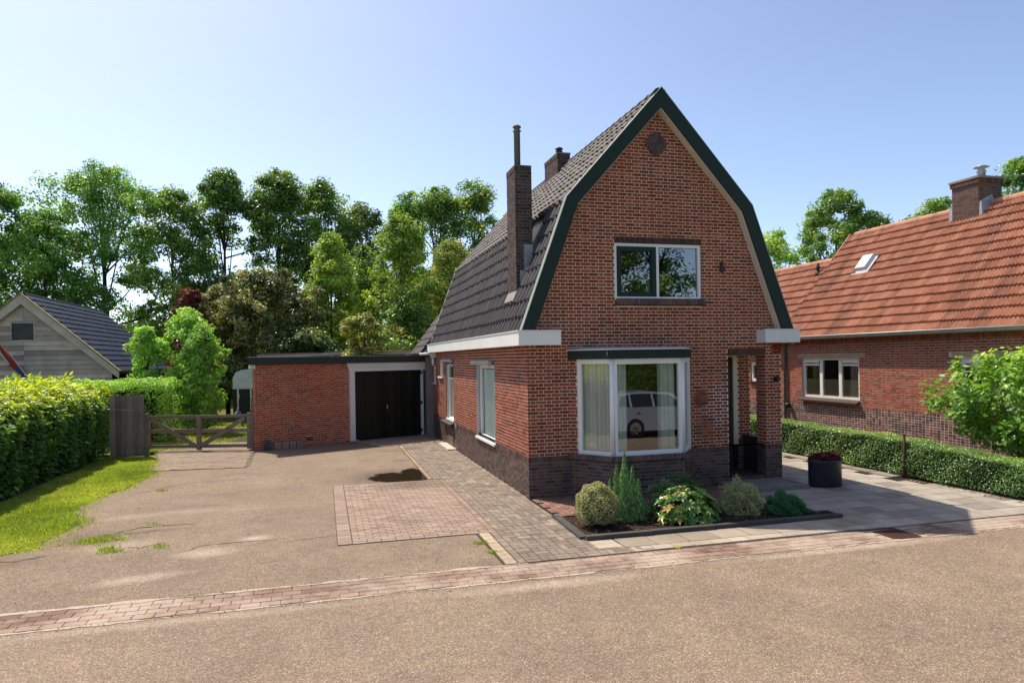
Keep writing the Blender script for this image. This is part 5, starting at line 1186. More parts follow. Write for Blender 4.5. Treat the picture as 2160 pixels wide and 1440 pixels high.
# ================================================================= PLANTS
def unit(v): return v/(np.linalg.norm(v, axis=-1, keepdims=True)+1e-9)
def rdir(n): return unit(rng.normal(size=(n,3)))
def leaf_cloud(P, N, size, aspect=.5, fold=.18, droop=0.0, A=None):
    """one folded leaf per point: P points, N preferred normals"""
    n = len(P); size = np.broadcast_to(size, n)[:, None]
    N = unit(N); A = unit(np.cross(N, rdir(n))) if A is None else unit(A - N*(A*N).sum(1, keepdims=True))
    Bt = np.cross(N, A)
    v0 = P - A*size*.5; v2 = P + A*size*.5 - N*size*droop
    mid = P + N*size*fold*.5
    v1 = mid - Bt*size*aspect*.5; v3 = mid + Bt*size*aspect*.5
    V = np.stack([v0, v1, v2, v3], 1).reshape(-1, 3); b = np.arange(n)*4
    T = np.stack([np.stack([b, b+1, b+2], 1), np.stack([b, b+2, b+3], 1)], 1).reshape(-1, 3)
    return V, T
def leaves(name, parent, P, N, size, mat, tint, aspect=.5, fold=.18, droop=0.0, A=None, **k):
    V, T = leaf_cloud(P, N, size, aspect, fold, droop, A)
    return npmesh(name, V, T, mat, parent, np.repeat(tint, 4), **k)
def clumps(centers, rad, per, flat=.75):
    n = len(centers); P = []
    off = rdir(n*per)*(rng.random((n*per, 1))**.5)
    off[:, 2] *= flat
    P = np.repeat(centers, per, 0) + off*np.repeat(rad, per)[:, None]
    return P, unit(off + np.array([0,0,.55]) + rng.normal(0, .45, (n*per, 3)))
def tree(name, label, cat, px, D, top_y, half_w, base_frac, mat, nleaf=11000, lsize=.2, ncl=95, trunk_r=.18, lean=0.0, group=None, shape='round', seed=0, crad=.85, aspect=.55, tmean=.45, bark=None, z_top=None, loc=None, lobe=1.0):
    g = np.random.default_rng(100+seed)
    if D > 30: nleaf = int(nleaf*2.7); ncl = int(ncl*2.3); lsize *= 1.12; half_w *= 1.16; base_frac *= .62
    elif D > 20: nleaf = int(nleaf*1.6); ncl = int(ncl*2.2); crad *= .72; lobe = 1.9
    b = at(px, D) if loc is None else np.array(loc, float)
    H = zat(top_y, D, px) if z_top is None else z_top
    Wd = half_w/FPX*D if half_w > 5 else half_w
    root = empty(name, tuple(b), label=label, cat=cat, group=group)
    zc0 = H*base_frac
    # crown envelope
    C_ = []
    k1, k2, k3 = g.uniform(0, 6, 3)
    tries = 0
    while len(C_) < ncl and tries < 60000:
        tries += 1
        t = g.random(); th_ = g.uniform(0, 2*math.pi)
        if shape == 'round': prof = math.sin(math.pi*min(.995, (t*.88+.10)))**.62
        elif shape == 'tall': prof = (1-t)**.55*min(1, (t+.04)*6)**.5*1.02
        elif shape == 'oval': prof = math.sin(math.pi*min(.99, t*.93+.05))**.8
        else: prof = math.sqrt(max(0, 1-t*t))*1.0
        lob = 1 + lobe*(.22*math.sin(3*th_+k1+4*t) + .16*math.sin(5*th_+k2-7*t) + .10*math.sin(9*th_+k3+3*t))
        r = Wd*prof*lob*(g.random()**.42)
        z = zc0 + (H-zc0)*t
        p = np.array([b[0]+r*math.cos(th_)+lean*(z/H), b[1]+r*math.sin(th_), z - crad*.35*(t > .9)])
        if len(C_) > 2 and g.random() < .35:
            dd = np.min(np.linalg.norm(np.array(C_)-p, axis=1))
            if dd < crad*.55: continue
        C_.append(p)
    C_ = np.array(C_)
    rad = crad*g.uniform(.6, 1.25, len(C_))
    ax_ = np.stack([np.full(len(C_), b[0]), np.full(len(C_), b[1]), zc0+(C_[:, 2]-zc0)*.8], 1); spray = g.random(len(C_)) < .22
    C_[spray] += (C_[spray]-ax_[spray])*g.uniform(.05,.16,(spray.sum(),1)); rad[spray] *= .55
    dm = np.linalg.norm(C_[:, None]-C_[None], axis=2); np.fill_diagonal(dm, 99); far_ = np.sort(dm, 1)[:, 1] > crad*1.35; C_, rad = C_[~far_], rad[~far_]
    per = max(20, nleaf//len(C_))
    P, N = clumps(C_, rad, per)
    keep = g.random(len(P)) < .94
    ctint = g.normal(tmean, .22, len(C_)); t = np.clip(np.repeat(ctint, per) + g.normal(0, .16, len(P)), 0.01, 1)
    leaves('crown', root, P[keep], N[keep], lsize*g.uniform(.6, 1.3, keep.sum()), mat, t[keep], aspect)
    mb = MB(); top = np.array([b[0]+lean*.8, b[1], zc0+(H-zc0)*.72]); mid = np.array([b[0]+lean*.3+g.uniform(-.2,.2), b[1], zc0+ (H-zc0)*.25])
    mb.tube([b-[0,0,.1], (b+mid)/2+[g.uniform(-.1,.1),0,0], mid, top], [trunk_r*1.25, trunk_r, trunk_r*.75, trunk_r*.25], 7)
    for i in g.choice(len(C_), min(len(C_), 26), replace=False):
        c = C_[i]; s_ = g.uniform(.15, .8); a = b + (mid-b)*1.0 if s_ < .35 else mid + (top-mid)*s_
        if c[2] < a[2]-.5: a = b + (mid-b)*max(.45, c[2]/max(mid[2], .1)*.7)
        m_ = (a+c)/2 + [0,0,-.15*np.linalg.norm(c-a)*.4]
        mb.tube([a, m_, c], [trunk_r*.34, trunk_r*.2, trunk_r*.06], 5)
    mb.build('trunk', bark or M_bark, root)
    return root
GT_ = 'tall trees behind the gardens'
T = tree
T('ash_tree', 'tall tree at the left picture edge, its crown cut off by the frame', 'tree', -35, 41, 372, 108, .20, L_ash, 12000, .20, 90, .2, group=GT_, seed=1)
T('ash_tree', 'tall feathery ash tree behind the barn ridge with forked limbs showing', 'tree', 222, 46, 352, 128, .30, L_ash, 15000, .19, 120, .22, group=GT_, seed=2, crad=1.0)
T('broadleaf_tree', 'lower leafy tree left of the feathery ash above the barn gable', 'tree', 95, 42, 440, 90, .12, L_ash, 11000, .19, 90, .15, group=GT_, seed=3, tmean=.6)
T('oak_tree', 'slim ragged tree right of the feathery ash with thin top branches', 'tree', 365, 47, 396, 72, .18, L_oak, 9000, .20, 80, .15, group=GT_, seed=4, tmean=.5)
T('oak_tree', 'tall dark oak with two pointed tops, first of the three oaks behind the garage', 'tree', 478, 48, 362, 82, .22, L_oak, 13000, .21, 105, .2, group=GT_, seed=5, tmean=.3)
T('oak_tree', 'tall oak in the middle of the three oaks behind the garage', 'tree', 592, 49, 360, 74, .22, L_oak, 12000, .21, 95, .2, group=GT_, seed=6, tmean=.42)
T('oak_tree', 'oak with a rounded shoulder, last of the three oaks behind the pale poplar', 'tree', 690, 49, 382, 58, .22, L_oak, 10000, .21, 85, .18, group=GT_, seed=7, tmean=.38)
T('dark_tree', 'brownish dark tree in the dip between the oaks and the house', 'tree', 770, 52, 428, 62, .15, L_dark, 9000, .21, 80, .16, group=GT_, seed=8, tmean=.55)
T('oak_tree', 'light topped oak peeping out behind the tall poplar', 'tree', 862, 52, 412, 52, .22, L_ash, 8000, .21, 70, .16, group=GT_, seed=9, tmean=.55)
T('oak_tree', 'broad oak standing left of the big chimney', 'tree', 930, 51, 396, 66, .22, L_oak, 11000, .21, 90, .2, group=GT_, seed=10, tmean=.55)
T('oak_tree', 'highest oak directly beside the big chimney', 'tree', 1005, 51, 383, 66, .22, L_oak, 11000, .21, 90, .2, group=GT_, seed=11, tmean=.5)
T('oak_tree', 'big round oak rising behind the orange roof', 'tree', 1768, 50, 398, 84, .20, L_oak, 13000, .21, 110, .2, group=GT_, seed=12, tmean=.42)
T('oak_tree', 'small right hand shoulder tree of the big round oak behind the orange roof', 'tree', 1846, 51, 450, 34, .25, L_dark, 5000, .2, 45, .15, group=GT_, seed=13, tmean=.6)
T('broadleaf_tree', 'light green tree between the gable and the orange roof', 'tree', 1634, 42, 488, 56, .2, L_ash, 7000, .19, 60, .14, group=GT_, seed=14, tmean=.85)
T('oak_tree', 'treetop just showing over the orange roof left of its chimney', 'tree', 1978, 44, 418, 50, .3, L_oak, 7000, .2, 60, .15, group=GT_, seed=15, tmean=.6)
T('oak_tree', 'treetop at the right picture edge behind the orange roof chimney', 'tree', 2165, 44, 332, 75, .3, L_oak, 9000, .2, 75, .15, group=GT_, seed=16, tmean=.4)
# middle layer
T('poplar', 'pale green upright poplar behind the middle of the garage', 'tree', 700, 35, 494, 50, .12, L_light, 9000, .15, 90, .10, shape='oval', seed=21, crad=.55, group='light columnar trees')
T('poplar', 'tallest pale poplar left of the dark roof', 'tree', 848, 35, 448, 62, .10, L_light, 11500, .15, 110, .11, shape='oval', seed=22, crad=.6, group='light columnar trees', tmean=.36)
T('birch', 'drooping yellow green birch close to the lower dark roof edge', 'tree', 955, 37, 505, 58, .10, L_birch, 9500, .14, 95, .10, shape='oval', seed=23, crad=.6, group='light columnar trees', tmean=.5)
T('birch', 'dark slender tree standing between the two pale poplars', 'tree', 772, 38, 520, 34, .1, L_oak, 5000, .16, 50, .1, shape='oval', seed=24, crad=.6, tmean=.55)
T('maple_tree', 'wide bronze leaved maple behind the left end of the garage', 'tree', 568, 33.5, 566, 96, .24, L_maple, 14000, .15, 150, .12, seed=25, crad=.52, tmean=.5, lobe=1.5)
T('maple_tree', 'lower bronze green tree between the bronze maple and the bright bush', 'tree', 480, 34.5, 598, 58, .2, L_maple, 7000, .16, 70, .1, seed=26, crad=.55, tmean=.6)
T('maple_tree', 'small yellow tipped maple rising over the garage roof edge', 'tree', 768, 27, 662, 74, .22, L_ymaple, 8000, .13, 90, .08, seed=27, crad=.42, tmean=.45)
T('red_shrub', 'small dark red leaved tree behind the bright green bush', 'shrub', 405, 33, 612, 34, .3, L_red, 3000, .15, 36, .06, seed=28, crad=.4, tmean=.5)
T('bright_bush', 'tall bright green bush behind the wooden gate', 'shrub', 398, 27, 650, 62, .05, L_lime, 10500, .13, 100, .07, shape='oval', seed=29, crad=.42, tmean=.62)
T('bright_bush', 'leafy bush left of the tall bright one next to the barn', 'shrub', 305, 26, 690, 48, .04, L_lime, 6000, .13, 70, .06, shape='oval', seed=30, crad=.4, tmean=.55)
T('bright_bush', 'broad bush overhanging the trailer at the garage corner', 'shrub', 424, 26, 690, 44, .05, L_lime, 8500, .13, 90, .06, shape='oval', seed=31, crad=.42, tmean=.5)
T('dark_bush', 'dark shrub in the shade behind the gate', 'shrub', 395, 30, 770, 48, .02, L_dark, 5000, .14, 60, .05, seed=32, crad=.45, tmean=.35)
T('dark_bush', 'dark shrub behind the left corner of the garage roof', 'shrub', 640, 32, 690, 70, .05, L_dark, 6000, .15, 70, .06, seed=33, crad=.45, tmean=.35)
T('dark_bush', 'dark shrub under the poplars behind the garage roof', 'shrub', 860, 33, 640, 70, .05, L_oak, 6000, .16, 70, .06, seed=34, crad=.5, tmean=.45)
# distant hedgerow closing the view under the crowns
g = np.random.default_rng(5)
Cn = []
for px in np.arange(-150, 1120, 9): 
    for k in range(4):
        D = g.uniform(53, 57); p = at(px+g.uniform(-9,9), D); p[2] = abs(g.normal(0, 2.6)) + .3; Cn.append(p)
for px in np.arange(1560, 2300, 16):
    for k in range(3):
        D = g.uniform(56, 60); p = at(px+g.uniform(-9,9), D); p[2] = abs(g.normal(0, 2.0)) + .3; Cn.append(p)
P, N = clumps(np.array(Cn), g.uniform(.8, 1.4, len(Cn)), 70)
leaves('far_thicket', None, P, N, .28*g.uniform(.6,1.3,len(P)), L_dark, np.clip(g.normal(.4,.2,len(P)),0.01,1), .6, kind='stuff', label='dark thicket under the far trees', cat='thicket')

# ---- hedges
def big_leaf_proto(w_=.38, fold=.06):
    V = [(0,0,0),(-w_*.42,.28,.03),(w_*.42,.28,.03),(0,.30,-fold),(-w_*.5,.58,.0),(w_*.5,.58,.0),(0,.60,-fold*.9),(0,1,-.10)]
    F = [(0,3,1),(0,2,3),(1,3,6),(1,6,4),(3,2,5),(3,5,6),(4,6,7),(6,5,7)]
    return V, F
def leaf_pool(parent, P, N, size, tint, mat, w_=.38, limit=300, minpx=9.0, A=None, name='leaf', rest='foliage', fold=.06):
    n = len(P); N = unit(N); A = unit(np.cross(N, rdir(n))) if A is None else unit(A - N*(A*N).sum(1, keepdims=True)); Bt = np.cross(A, N)
    pl = Pool(); M = np.zeros((n,4,4)); s_ = np.broadcast_to(size, n)[:, None]
    M[:, :3, 0] = Bt*s_; M[:, :3, 1] = A*s_; M[:, :3, 2] = N*s_; M[:, :3, 3] = P; M[:, 3, 3] = 1
    pl.M = list(M); pl.t = list(tint); pl.p = [0]*n; pl.nrm = list(N)
    V, F = big_leaf_proto(w_, fold); pl.flush(parent, name, rest, [(V, F, mat)], limit, minpx)
def hedge_points(n, faces, wob=.12):
    """faces: (origin, u, v, normal, weight)"""
    wts = np.array([np.linalg.norm(f[1])*np.linalg.norm(f[2])*f[4] for f in faces]); cnt = (wts/wts.sum()*n).astype(int)
    P, N, U = [], [], []
    for (o, u, v, nn, _), c in zip(faces, cnt):
        a = rng.random((c,2)); p = np.array(o)+a[:, :1]*np.array(u)+a[:, 1:]*np.array(v)
        bump = .5+.5*np.sin(p[:, 0]*3.1+p[:, 1]*2.3+p[:, 2]*4.0)*np.sin(p[:, 1]*4.7-p[:, 2]*3.3+p[:, 0])
        dep = rng.random(c)**1.6
        P.append(p + np.array(nn)*(wob*(bump-.6)-dep*.22)[:, None]); N.append(np.tile(nn, (c,1))); U.append(dep)
    return np.concatenate(P), np.concatenate(N).astype(float), np.concatenate(U)
lh = empty('laurel_hedge', (-10.4, 5, 0), label='tall glossy laurel hedge along the left grass strip', cat='hedge')
mb = MB(); mb.prism([(-10.05,-3,0),(-10.0,-3,1.4),(-10.5,-3,1.85),(-12.3,-3,1.95),(-12.3,-3,0)],[(-10.05,9.8,0),(-10.0,9.8,1.4),(-10.5,9.8,1.85),(-12.3,9.8,1.95),(-12.3,9.8,0)]); mb.build('hedge_core', M_core, lh)
def prof_h(q):      # rounded cross-section of the hedge: q 0..1 from the foot of the side over the shoulder to the back of the top
    xs = np.interp(q, [0,.34,.46,.58,1], [-9.80,-9.66,-9.85,-10.25,-12.3]); zs = np.interp(q, [0,.34,.46,.58,1], [.05,1.45,1.85,2.08,2.22]); return xs, zs
nl_ = 26000; q = rng.random(nl_); yy = -3+13*rng.random(nl_); xs, zs = prof_h(q); x2, z2 = prof_h(np.minimum(1, q+.02)); tx_, tz_ = x2-xs, z2-zs
N = unit(np.stack([tz_, np.zeros(nl_), -tx_], 1)); U = rng.random(nl_)**1.6
lump = np.sin(yy*2.1+zs*1.7)*np.sin(yy*4.3-zs*3.1+xs*2)*.10+np.sin(yy*.9+1)*.06
P = np.stack([xs, yy, zs], 1) + N*(lump-U*.24)[:, None]
ne = 3000; Pe = np.stack([rng.uniform(-12,-9.75,ne), 10.0+rng.normal(0,.08,ne), .1+2.0*rng.random(ne)], 1); P = np.concatenate([P, Pe]); N = np.concatenate([N, np.tile([0,1.,0],(ne,1))]); U = np.concatenate([U, rng.random(ne)]); zs = P[:, 2]
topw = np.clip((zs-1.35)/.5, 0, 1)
A = unit(rng.normal(0,.6,(len(P),3)) + N*.55 + np.array([0,0,.15]))
Nn = unit(N*.45 + np.array([0,0,.95]) + rng.normal(0,.42,(len(P),3)))
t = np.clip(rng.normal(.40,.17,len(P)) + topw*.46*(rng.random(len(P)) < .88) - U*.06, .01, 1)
# young shoots on top
sp = np.stack([rng.uniform(-12,-10.1,160), rng.uniform(-3,10,160), rng.uniform(2.05,2.18,160)], 1); Ps = np.repeat(sp, 9, 0) + np.stack([rng.normal(0,.03,1440), rng.normal(0,.03,1440), np.tile(np.linspace(.0,.22,9),160)], 1)
P = np.concatenate([P, Ps]); As = unit(rng.normal(0,1,(1440,3))*[1,1,.3]+[0,0,.8]); A = np.concatenate([A, As]); Nn = np.concatenate([Nn, unit(rng.normal(0,.4,(1440,3))+[0,0,.5])]); t = np.concatenate([t, np.clip(rng.normal(.85,.1,1440),0,1)])
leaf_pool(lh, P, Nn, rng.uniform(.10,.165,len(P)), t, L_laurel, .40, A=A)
# lower, looser hedge behind it towards the barn
h2 = empty('loose_hedge', (-11.2, 13.2, 0), label='looser garden hedge behind the board fence, running towards the bright bushes', cat='hedge')
mb = MB(); mb.box(-12.6,-9.1,13.0,14.4,0,1.75); mb.build('hedge_core', M_core, h2)
P, N, U = hedge_points(12000, [((-13.0,12.8,.1),(4.2,0,0),(0,0,2.0),(0,-1,0),1),((-13.0,12.8,2.1),(4.2,0,0),(0,1.8,0),(0,0,1),1),((-8.8,12.8,.1),(0,1.8,0),(0,0,2.0),(1,0,0),1)], .25)
leaves('foliage', h2, P, unit(N*.4+[0,0,.7]+rng.normal(0,.5,P.shape)), rng.uniform(.06,.12,len(P)), L_lime, np.clip(rng.normal(.6,.2,len(P)),.01,1), .5, kind='stuff')
# clipped box hedge
bh = empty('box_hedge', (8.4, 0, 0), label='low clipped box hedge along the right side of the slabs', cat='hedge')
def hz(y): return np.interp(y, [-5,-3.2,-.7,3.2,9], [.56,.62,.79,.84,.86])
mb = MB(); 
V = []; 
for y in (-5.0,-3.2,-.7,3.2,9.0): z = float(hz(y))-.06; V += [(8.1,y,.12),(8.66,y,.12),(8.66,y,z),(8.1,y,z)]
mb.add(V, [(4*i+j,4*i+(j+1)%4,4*i+4+(j+1)%4,4*i+4+j) for i in range(4) for j in range(4)]+[(0,1,2,3),(19,18,17,16)]); mb.build('hedge_core', M_core, bh)
nb_ = 62000; y = -5+14*rng.random(nb_)**1.25; s_ = rng.random(nb_); z = hz(y)
side = s_ < .52; top_ = ~side
P = np.zeros((nb_,3)); P[:, 1] = y; P[side, 0] = 8.02+rng.random(side.sum())**1.7*.10; P[side, 2] = .07+rng.random(side.sum())*(z[side]-.06)
P[top_, 0] = 8.03+rng.random(top_.sum())*.66; P[top_, 2] = z[top_]-rng.random(top_.sum())**1.7*.07
wv = .022*np.sin(y*5.3+P[:, 2]*7)+.02*np.sin(y*2.1+1); P[side, 0] += wv[side]; P[top_, 2] += wv[top_]*.7
N = np.where(side[:, None], [-.75,.1,.7], [0,0,1.]) + rng.normal(0,.5,(nb_,3))
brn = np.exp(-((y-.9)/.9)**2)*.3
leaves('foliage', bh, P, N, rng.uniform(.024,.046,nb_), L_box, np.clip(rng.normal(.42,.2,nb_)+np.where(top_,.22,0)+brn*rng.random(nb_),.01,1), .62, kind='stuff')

# ---- small broad leaved tree before the neighbour's wall
mt = empty('broad_leaf_tree', (10.1,-1.4,0), label='small broad leaved tree with big light green leaves behind the box hedge', cat='tree')
n = 150; th_ = rng.uniform(0,2*math.pi,n); tt = rng.random(n); rr = (1.28+.14*np.sin(3*th_+1)+.1*np.sin(7*tt*3))*np.sqrt(1-(2*tt-1)**2*.9)*rng.random(n)**.4
tc = np.stack([9.98+rr*np.cos(th_)*.9, -1.42+rr*np.sin(th_)*1.05, .72+1.80*tt], 1)
P = np.repeat(tc, 34, 0) + rdir(n*34)*rng.random((n*34,1))**.5*.24
N = unit(rng.normal(0,.5,P.shape)+[0,0,.8]+(P-[9.98,-1.4,1.5])*.25); A = unit((P-[9.98,-1.4,1.4])*[1,1,.2]+rng.normal(0,.7,P.shape)+[0,0,-.45])
t = np.clip(rng.normal(.36,.17,len(P))+np.clip((P[:, 2]-1.75)*.5,0,.4)*(rng.random(len(P))<.8),.01,1)
leaf_pool(mt, P, N, rng.uniform(.09,.185,len(P)), t, L_mag, .58, A=A)
O_ = np.array([-.05,-.70,0]); mb = MB(); mb.tube([np.array(p)+O_ for p in ((10.3,-.95,0),(10.25,-.85,.45),(10.05,-.7,.95),(9.95,-.6,1.5),(10.0,-.5,2.1))], [.075,.07,.06,.045,.02], 8); mb.tube([np.array(p)+O_ for p in ((10.08,-.72,.9),(10.4,-1.1,1.15),(10.9,-1.5,1.3))], [.05,.045,.03], 7); mb.tube([np.array(p)+O_ for p in ((10.0,-.65,1.3),(9.5,-.2,1.7))], [.035,.015], 6); mb.tube([np.array(p)+O_ for p in ((9.97,-.6,1.5),(10.4,-.1,2.0))], [.035,.015], 6)
mb.build('trunk', M_bark_l, mt)
lb = empty('leafy_shrub', (10.4,-2.2,0), label='low leafy shrub under the small broad leaved tree', cat='shrub')
P = np.array([10.4,-2.2,.42])+rdir(2600)*rng.random((2600,1))**.4*[.75,1.1,.45]; leaves('foliage', lb, P, unit(rng.normal(0,.5,P.shape)+[0,0,.7]), rng.uniform(.06,.12,2600), L_mag, np.clip(rng.normal(.3,.15,2600),.01,1), .55, kind='stuff')

# ---- litter
def litter(name, label, x0, x1, y0, y1, n, z, cols, size=.03, cat='litter'):
    P = np.stack([rng.uniform(x0,x1,n), rng.uniform(y0,y1,n), np.full(n,z)+rng.random(n)*.012], 1)
    leaves(name, None, P, unit(rng.normal(0,.35,(n,3))+[0,0,1]), size*rng.uniform(.4,1.4,n), cols, rng.random(n), .55, kind='stuff', label=label, cat=cat)
L_lit = leaf_mat('dry_litter', [(0,(.06,.04,.028)),(.5,(.16,.105,.07)),(1,(.40,.29,.19))], .1, .8, .1, .2, 1.0)
litter('leaf_litter', 'dry leaves and bark chips lying on the planting bed', .05, 3.85, -3.0, -1.8, 1500, .024, L_lit, .03)
litter('leaf_litter', 'dry leaves on the bare soil along the box hedge foot', 7.85, 8.5, -3.7, .5, 700, .012, L_lit, .04)
litter('leaf_litter', 'dry leaves scattered under the laurel hedge on the grass strip', -9.8, -9.2, -1.0, 9.0, 500, .03, L_lit, .04)
n = 1500; P = np.stack([rng.uniform(-8,7,n), np.where(rng.random(n) < .5, rng.normal(-4.5,.06,n), rng.normal(-3.85,.05,n)), np.full(n,.001)], 1); P[P[:, 1] > -4.0, 2] = .004
n2 = 900; P = np.concatenate([P, np.stack([rng.uniform(-8,-3.6,n2), rng.uniform(-3.7,7,n2), np.full(n2,.003)], 1)]); n += n2
V0 = np.array([(-1,-1,0),(1,-1,0),(1,1,0),(-1,1,0),(0,0,1.1)])*.5; F0 = np.array([(0,1,4),(1,2,4),(2,3,4),(3,0,4)])
V = (V0[None]*(rng.uniform(.005,.013,n)[:, None, None])*rng.uniform(.7,1.3,(n,5,3)) + P[:, None]).reshape(-1,3); Fq = (F0[None]+(np.arange(n)*5)[:, None, None]).reshape(-1,3)
npmesh('gravel', V, Fq, pieces_mat('loose_grit', [(0,(.12,.10,.08)),(.5,(.30,.24,.18)),(1,(.55,.47,.38))], .9, .2), None, np.repeat(rng.random(n),5), kind='stuff', label='loose grit along the gutter and on the asphalt', cat='gravel')

# ---- the planting bed
v = empty('variegated_ball', (.36,-2.45,0), label='round clipped shrub with cream edged leaves in the planting bed', cat='shrub')
n = 9000; d = rdir(n); d[:, 2] = np.where(d[:, 2] < -.75, -d[:, 2], d[:, 2]); rr = .335*(1+.05*np.sin(d[:, 0]*9+d[:, 2]*7)+.05*np.sin(d[:, 1]*11))*(1-.18*rng.random(n)**2)
P = np.array([.36,-2.45,.35])+d*rr[:, None]*[1.0,1.0,1.02]; leaves('foliage', v, P, unit(d+rng.normal(0,.6,(n,3))), rng.uniform(.018,.036,n), L_vari, np.clip(rng.normal(.60,.24,n),.01,1), .55, kind='stuff')
mb = MB(); mb.lathe((.36,-2.45,.02), [(.05,0),(.12,.08),(.25,.2),(.27,.33),(.22,.5),(.1,.58)], 14); mb.build('twigs', M_core, v)
cy = empty('dwarf_cypress', (.95,-2.2,0), label='pointed dwarf cypress with several spires beside the round shrub', cat='shrub')
PP, NN, AA = [], [], []
for (dx, dy, h, r) in ((0,0,1.07,.105),(-.135,.02,.88,.085),(.145,.02,.84,.085),(-.255,.0,.66,.075),(.255,.03,.62,.085),(.05,-.15,.55,.12),(-.1,-.14,.5,.11),(.18,-.14,.45,.10),(.0,.12,.75,.11),(.27,-.05,.36,.09),(-.26,-.06,.38,.09)):
    m_ = int(900*h); t_ = rng.random(m_)**.8; th_ = rng.uniform(0,2*math.pi,m_); rr = r*(1-t_)**.62*np.minimum(1,(t_+.12)*5)*rng.uniform(.7,1.12,m_)*(1+.22*np.sin(t_*30+th_*2))
    PP.append(np.stack([.95+dx+rr*np.cos(th_), -2.2+dy+rr*np.sin(th_), .03+t_*h], 1)); o = np.stack([np.cos(th_),np.sin(th_),np.zeros(m_)],1); NN.append(o+rng.normal(0,.35,(m_,3))); AA.append(o*.45+[0,0,1]+rng.normal(0,.25,(m_,3)))
P = np.concatenate(PP); n = len(P); leaves('foliage', cy, P, np.concatenate(NN), rng.uniform(.03,.06,n), L_cyp, np.clip(rng.normal(.52,.24,n),.01,1), .42, A=np.concatenate(AA), kind='stuff')
rh = empty('glossy_shrub', (1.85,-2.6,0), label='mounded shrub with long glossy yellow green leaves in the middle of the bed', cat='shrub')
PP, NN, AA, TT = [], [], [], []
for _ in range(150):
    u_ = rdir(1)[0]; u_[2] = abs(u_[2]); c = np.array([1.85,-2.55,.06])+u_*[.50,.44,.52]*rng.uniform(.72,1.04)
    k = rng.integers(7,11); th_ = np.arange(k)*2.4+rng.uniform(0,6); sh = np.clip(rng.normal(.42,.16),0,.7)+(.32 if (c[1] < -2.55 and rng.random() < .55) else 0)
    ax = unit(u_+np.array([0,0,.5])); e1 = unit(np.cross(ax,[.3,.9,.1])); e2 = np.cross(ax,e1)
    for q in th_:
        a_ = e1*math.cos(q)+e2*math.sin(q)+ax*rng.uniform(.0,.5); AA.append(a_); NN.append(ax-a_*.25); PP.append(c); TT.append(sh+rng.normal(0,.1))
leaf_pool(rh, np.array(PP), np.array(NN), rng.uniform(.085,.14,len(PP)), np.clip(TT,.01,1), L_rhodo, .34, A=np.array(AA))
r2 = empty('dark_shrub', (1.75,-2.0,0), label='darker glossy shrub behind the yellow green one in the bed', cat='shrub')
PP, NN, AA = [], [], []
for _ in range(90):
    u_ = rdir(1)[0]; u_[2] = abs(u_[2]); c = np.array([1.95,-2.05,.1])+u_*[.56,.36,.56]*rng.uniform(.7,1.02); k = 8; q0 = rng.uniform(0,6); ax = unit(u_+np.array([0,0,.5])); e1 = unit(np.cross(ax,[.3,.9,.1])); e2 = np.cross(ax,e1)
    for q in np.arange(k)*2.4+q0: a_ = e1*math.cos(q)+e2*math.sin(q)+ax*rng.uniform(.1,.6); AA.append(a_); NN.append(ax-a_*.25); PP.append(c)
leaves('foliage', r2, np.array(PP)+np.array(AA)*.06, np.array(NN), rng.uniform(.09,.14,len(PP)), L_rhodo, np.clip(rng.normal(.28,.12,len(PP)),.01,.6), .3, A=np.array(AA), kind='stuff')
def fuzzy(name, label, c, rx, ry, h, mat, n, size, asp, tm, lob=.10):
    e = empty(name, (c[0],c[1],0), label=label, cat='shrub'); d = rdir(n); d[:, 2] = np.abs(d[:, 2])
    rr = (1+lob*np.sin(d[:, 0]*8+d[:, 2]*9)+lob*np.sin(d[:, 1]*10-d[:, 2]*6))*(1-.35*rng.random(n)**2); P = np.array([c[0],c[1],.03])+d*[rx,ry,h]*rr[:, None]
    A = unit(d*.8+[0,0,.35]+rng.normal(0,.35,(n,3))); leaves('foliage', e, P, unit(rng.normal(0,1,(n,3))+d*.5), size*rng.uniform(.6,1.3,n), mat, np.clip(rng.normal(tm,.2,n),.01,1), asp, A=A, kind='stuff')
fuzzy('juniper_bush', 'brownish green fuzzy bush before the doorstep', (2.98,-2.35), .37,.34,.50, L_jun, 7500, .042, .35, .55, .14)
fuzzy('low_conifer', 'small flat dark green conifer at the right end of the bed', (3.62,-2.62), .31,.29,.30, L_low, 6500, .065, .2, .45, .16)
# begonias in the tub
bg_ = empty('begonias', (5.92,-.82,.5), label='dark leaved red flowering begonias filling the black tub', cat='flowers')
n = 1500; a = rng.uniform(0,2*math.pi,n); r_ = np.sqrt(rng.random(n)); P = np.stack([pc[0]+.335*r_*np.cos(a), pc[1]+.245*r_*np.sin(a), .52+.11*(1-r_**2)+.045*np.sin(a*5)*r_+rng.uniform(-.03,.04,n)], 1)
leaves('leaves', bg_, P, unit(rng.normal(0,.55,(n,3))+[0,0,.8]), rng.uniform(.035,.075,n), L_beg, np.clip(rng.normal(.45,.22,n),.01,1), .75, kind='stuff')
for k in range(16):
    a, r_ = rng.uniform(0,6.28), rng.random()**.5; c = np.array([pc[0]+.31*r_*math.cos(a), pc[1]+.22*r_*math.sin(a), .60+.09*(1-r_)+rng.uniform(-.02,.03)]); n = 26
    d = rdir(n); d[:, 2] = np.abs(d[:, 2]); leaves('flower', bg_, c+d*.03, unit(d+rng.normal(0,.4,(n,3))), rng.uniform(.02,.035,n), L_flower, np.clip(rng.normal(.5,.25,n),.01,1), .8)

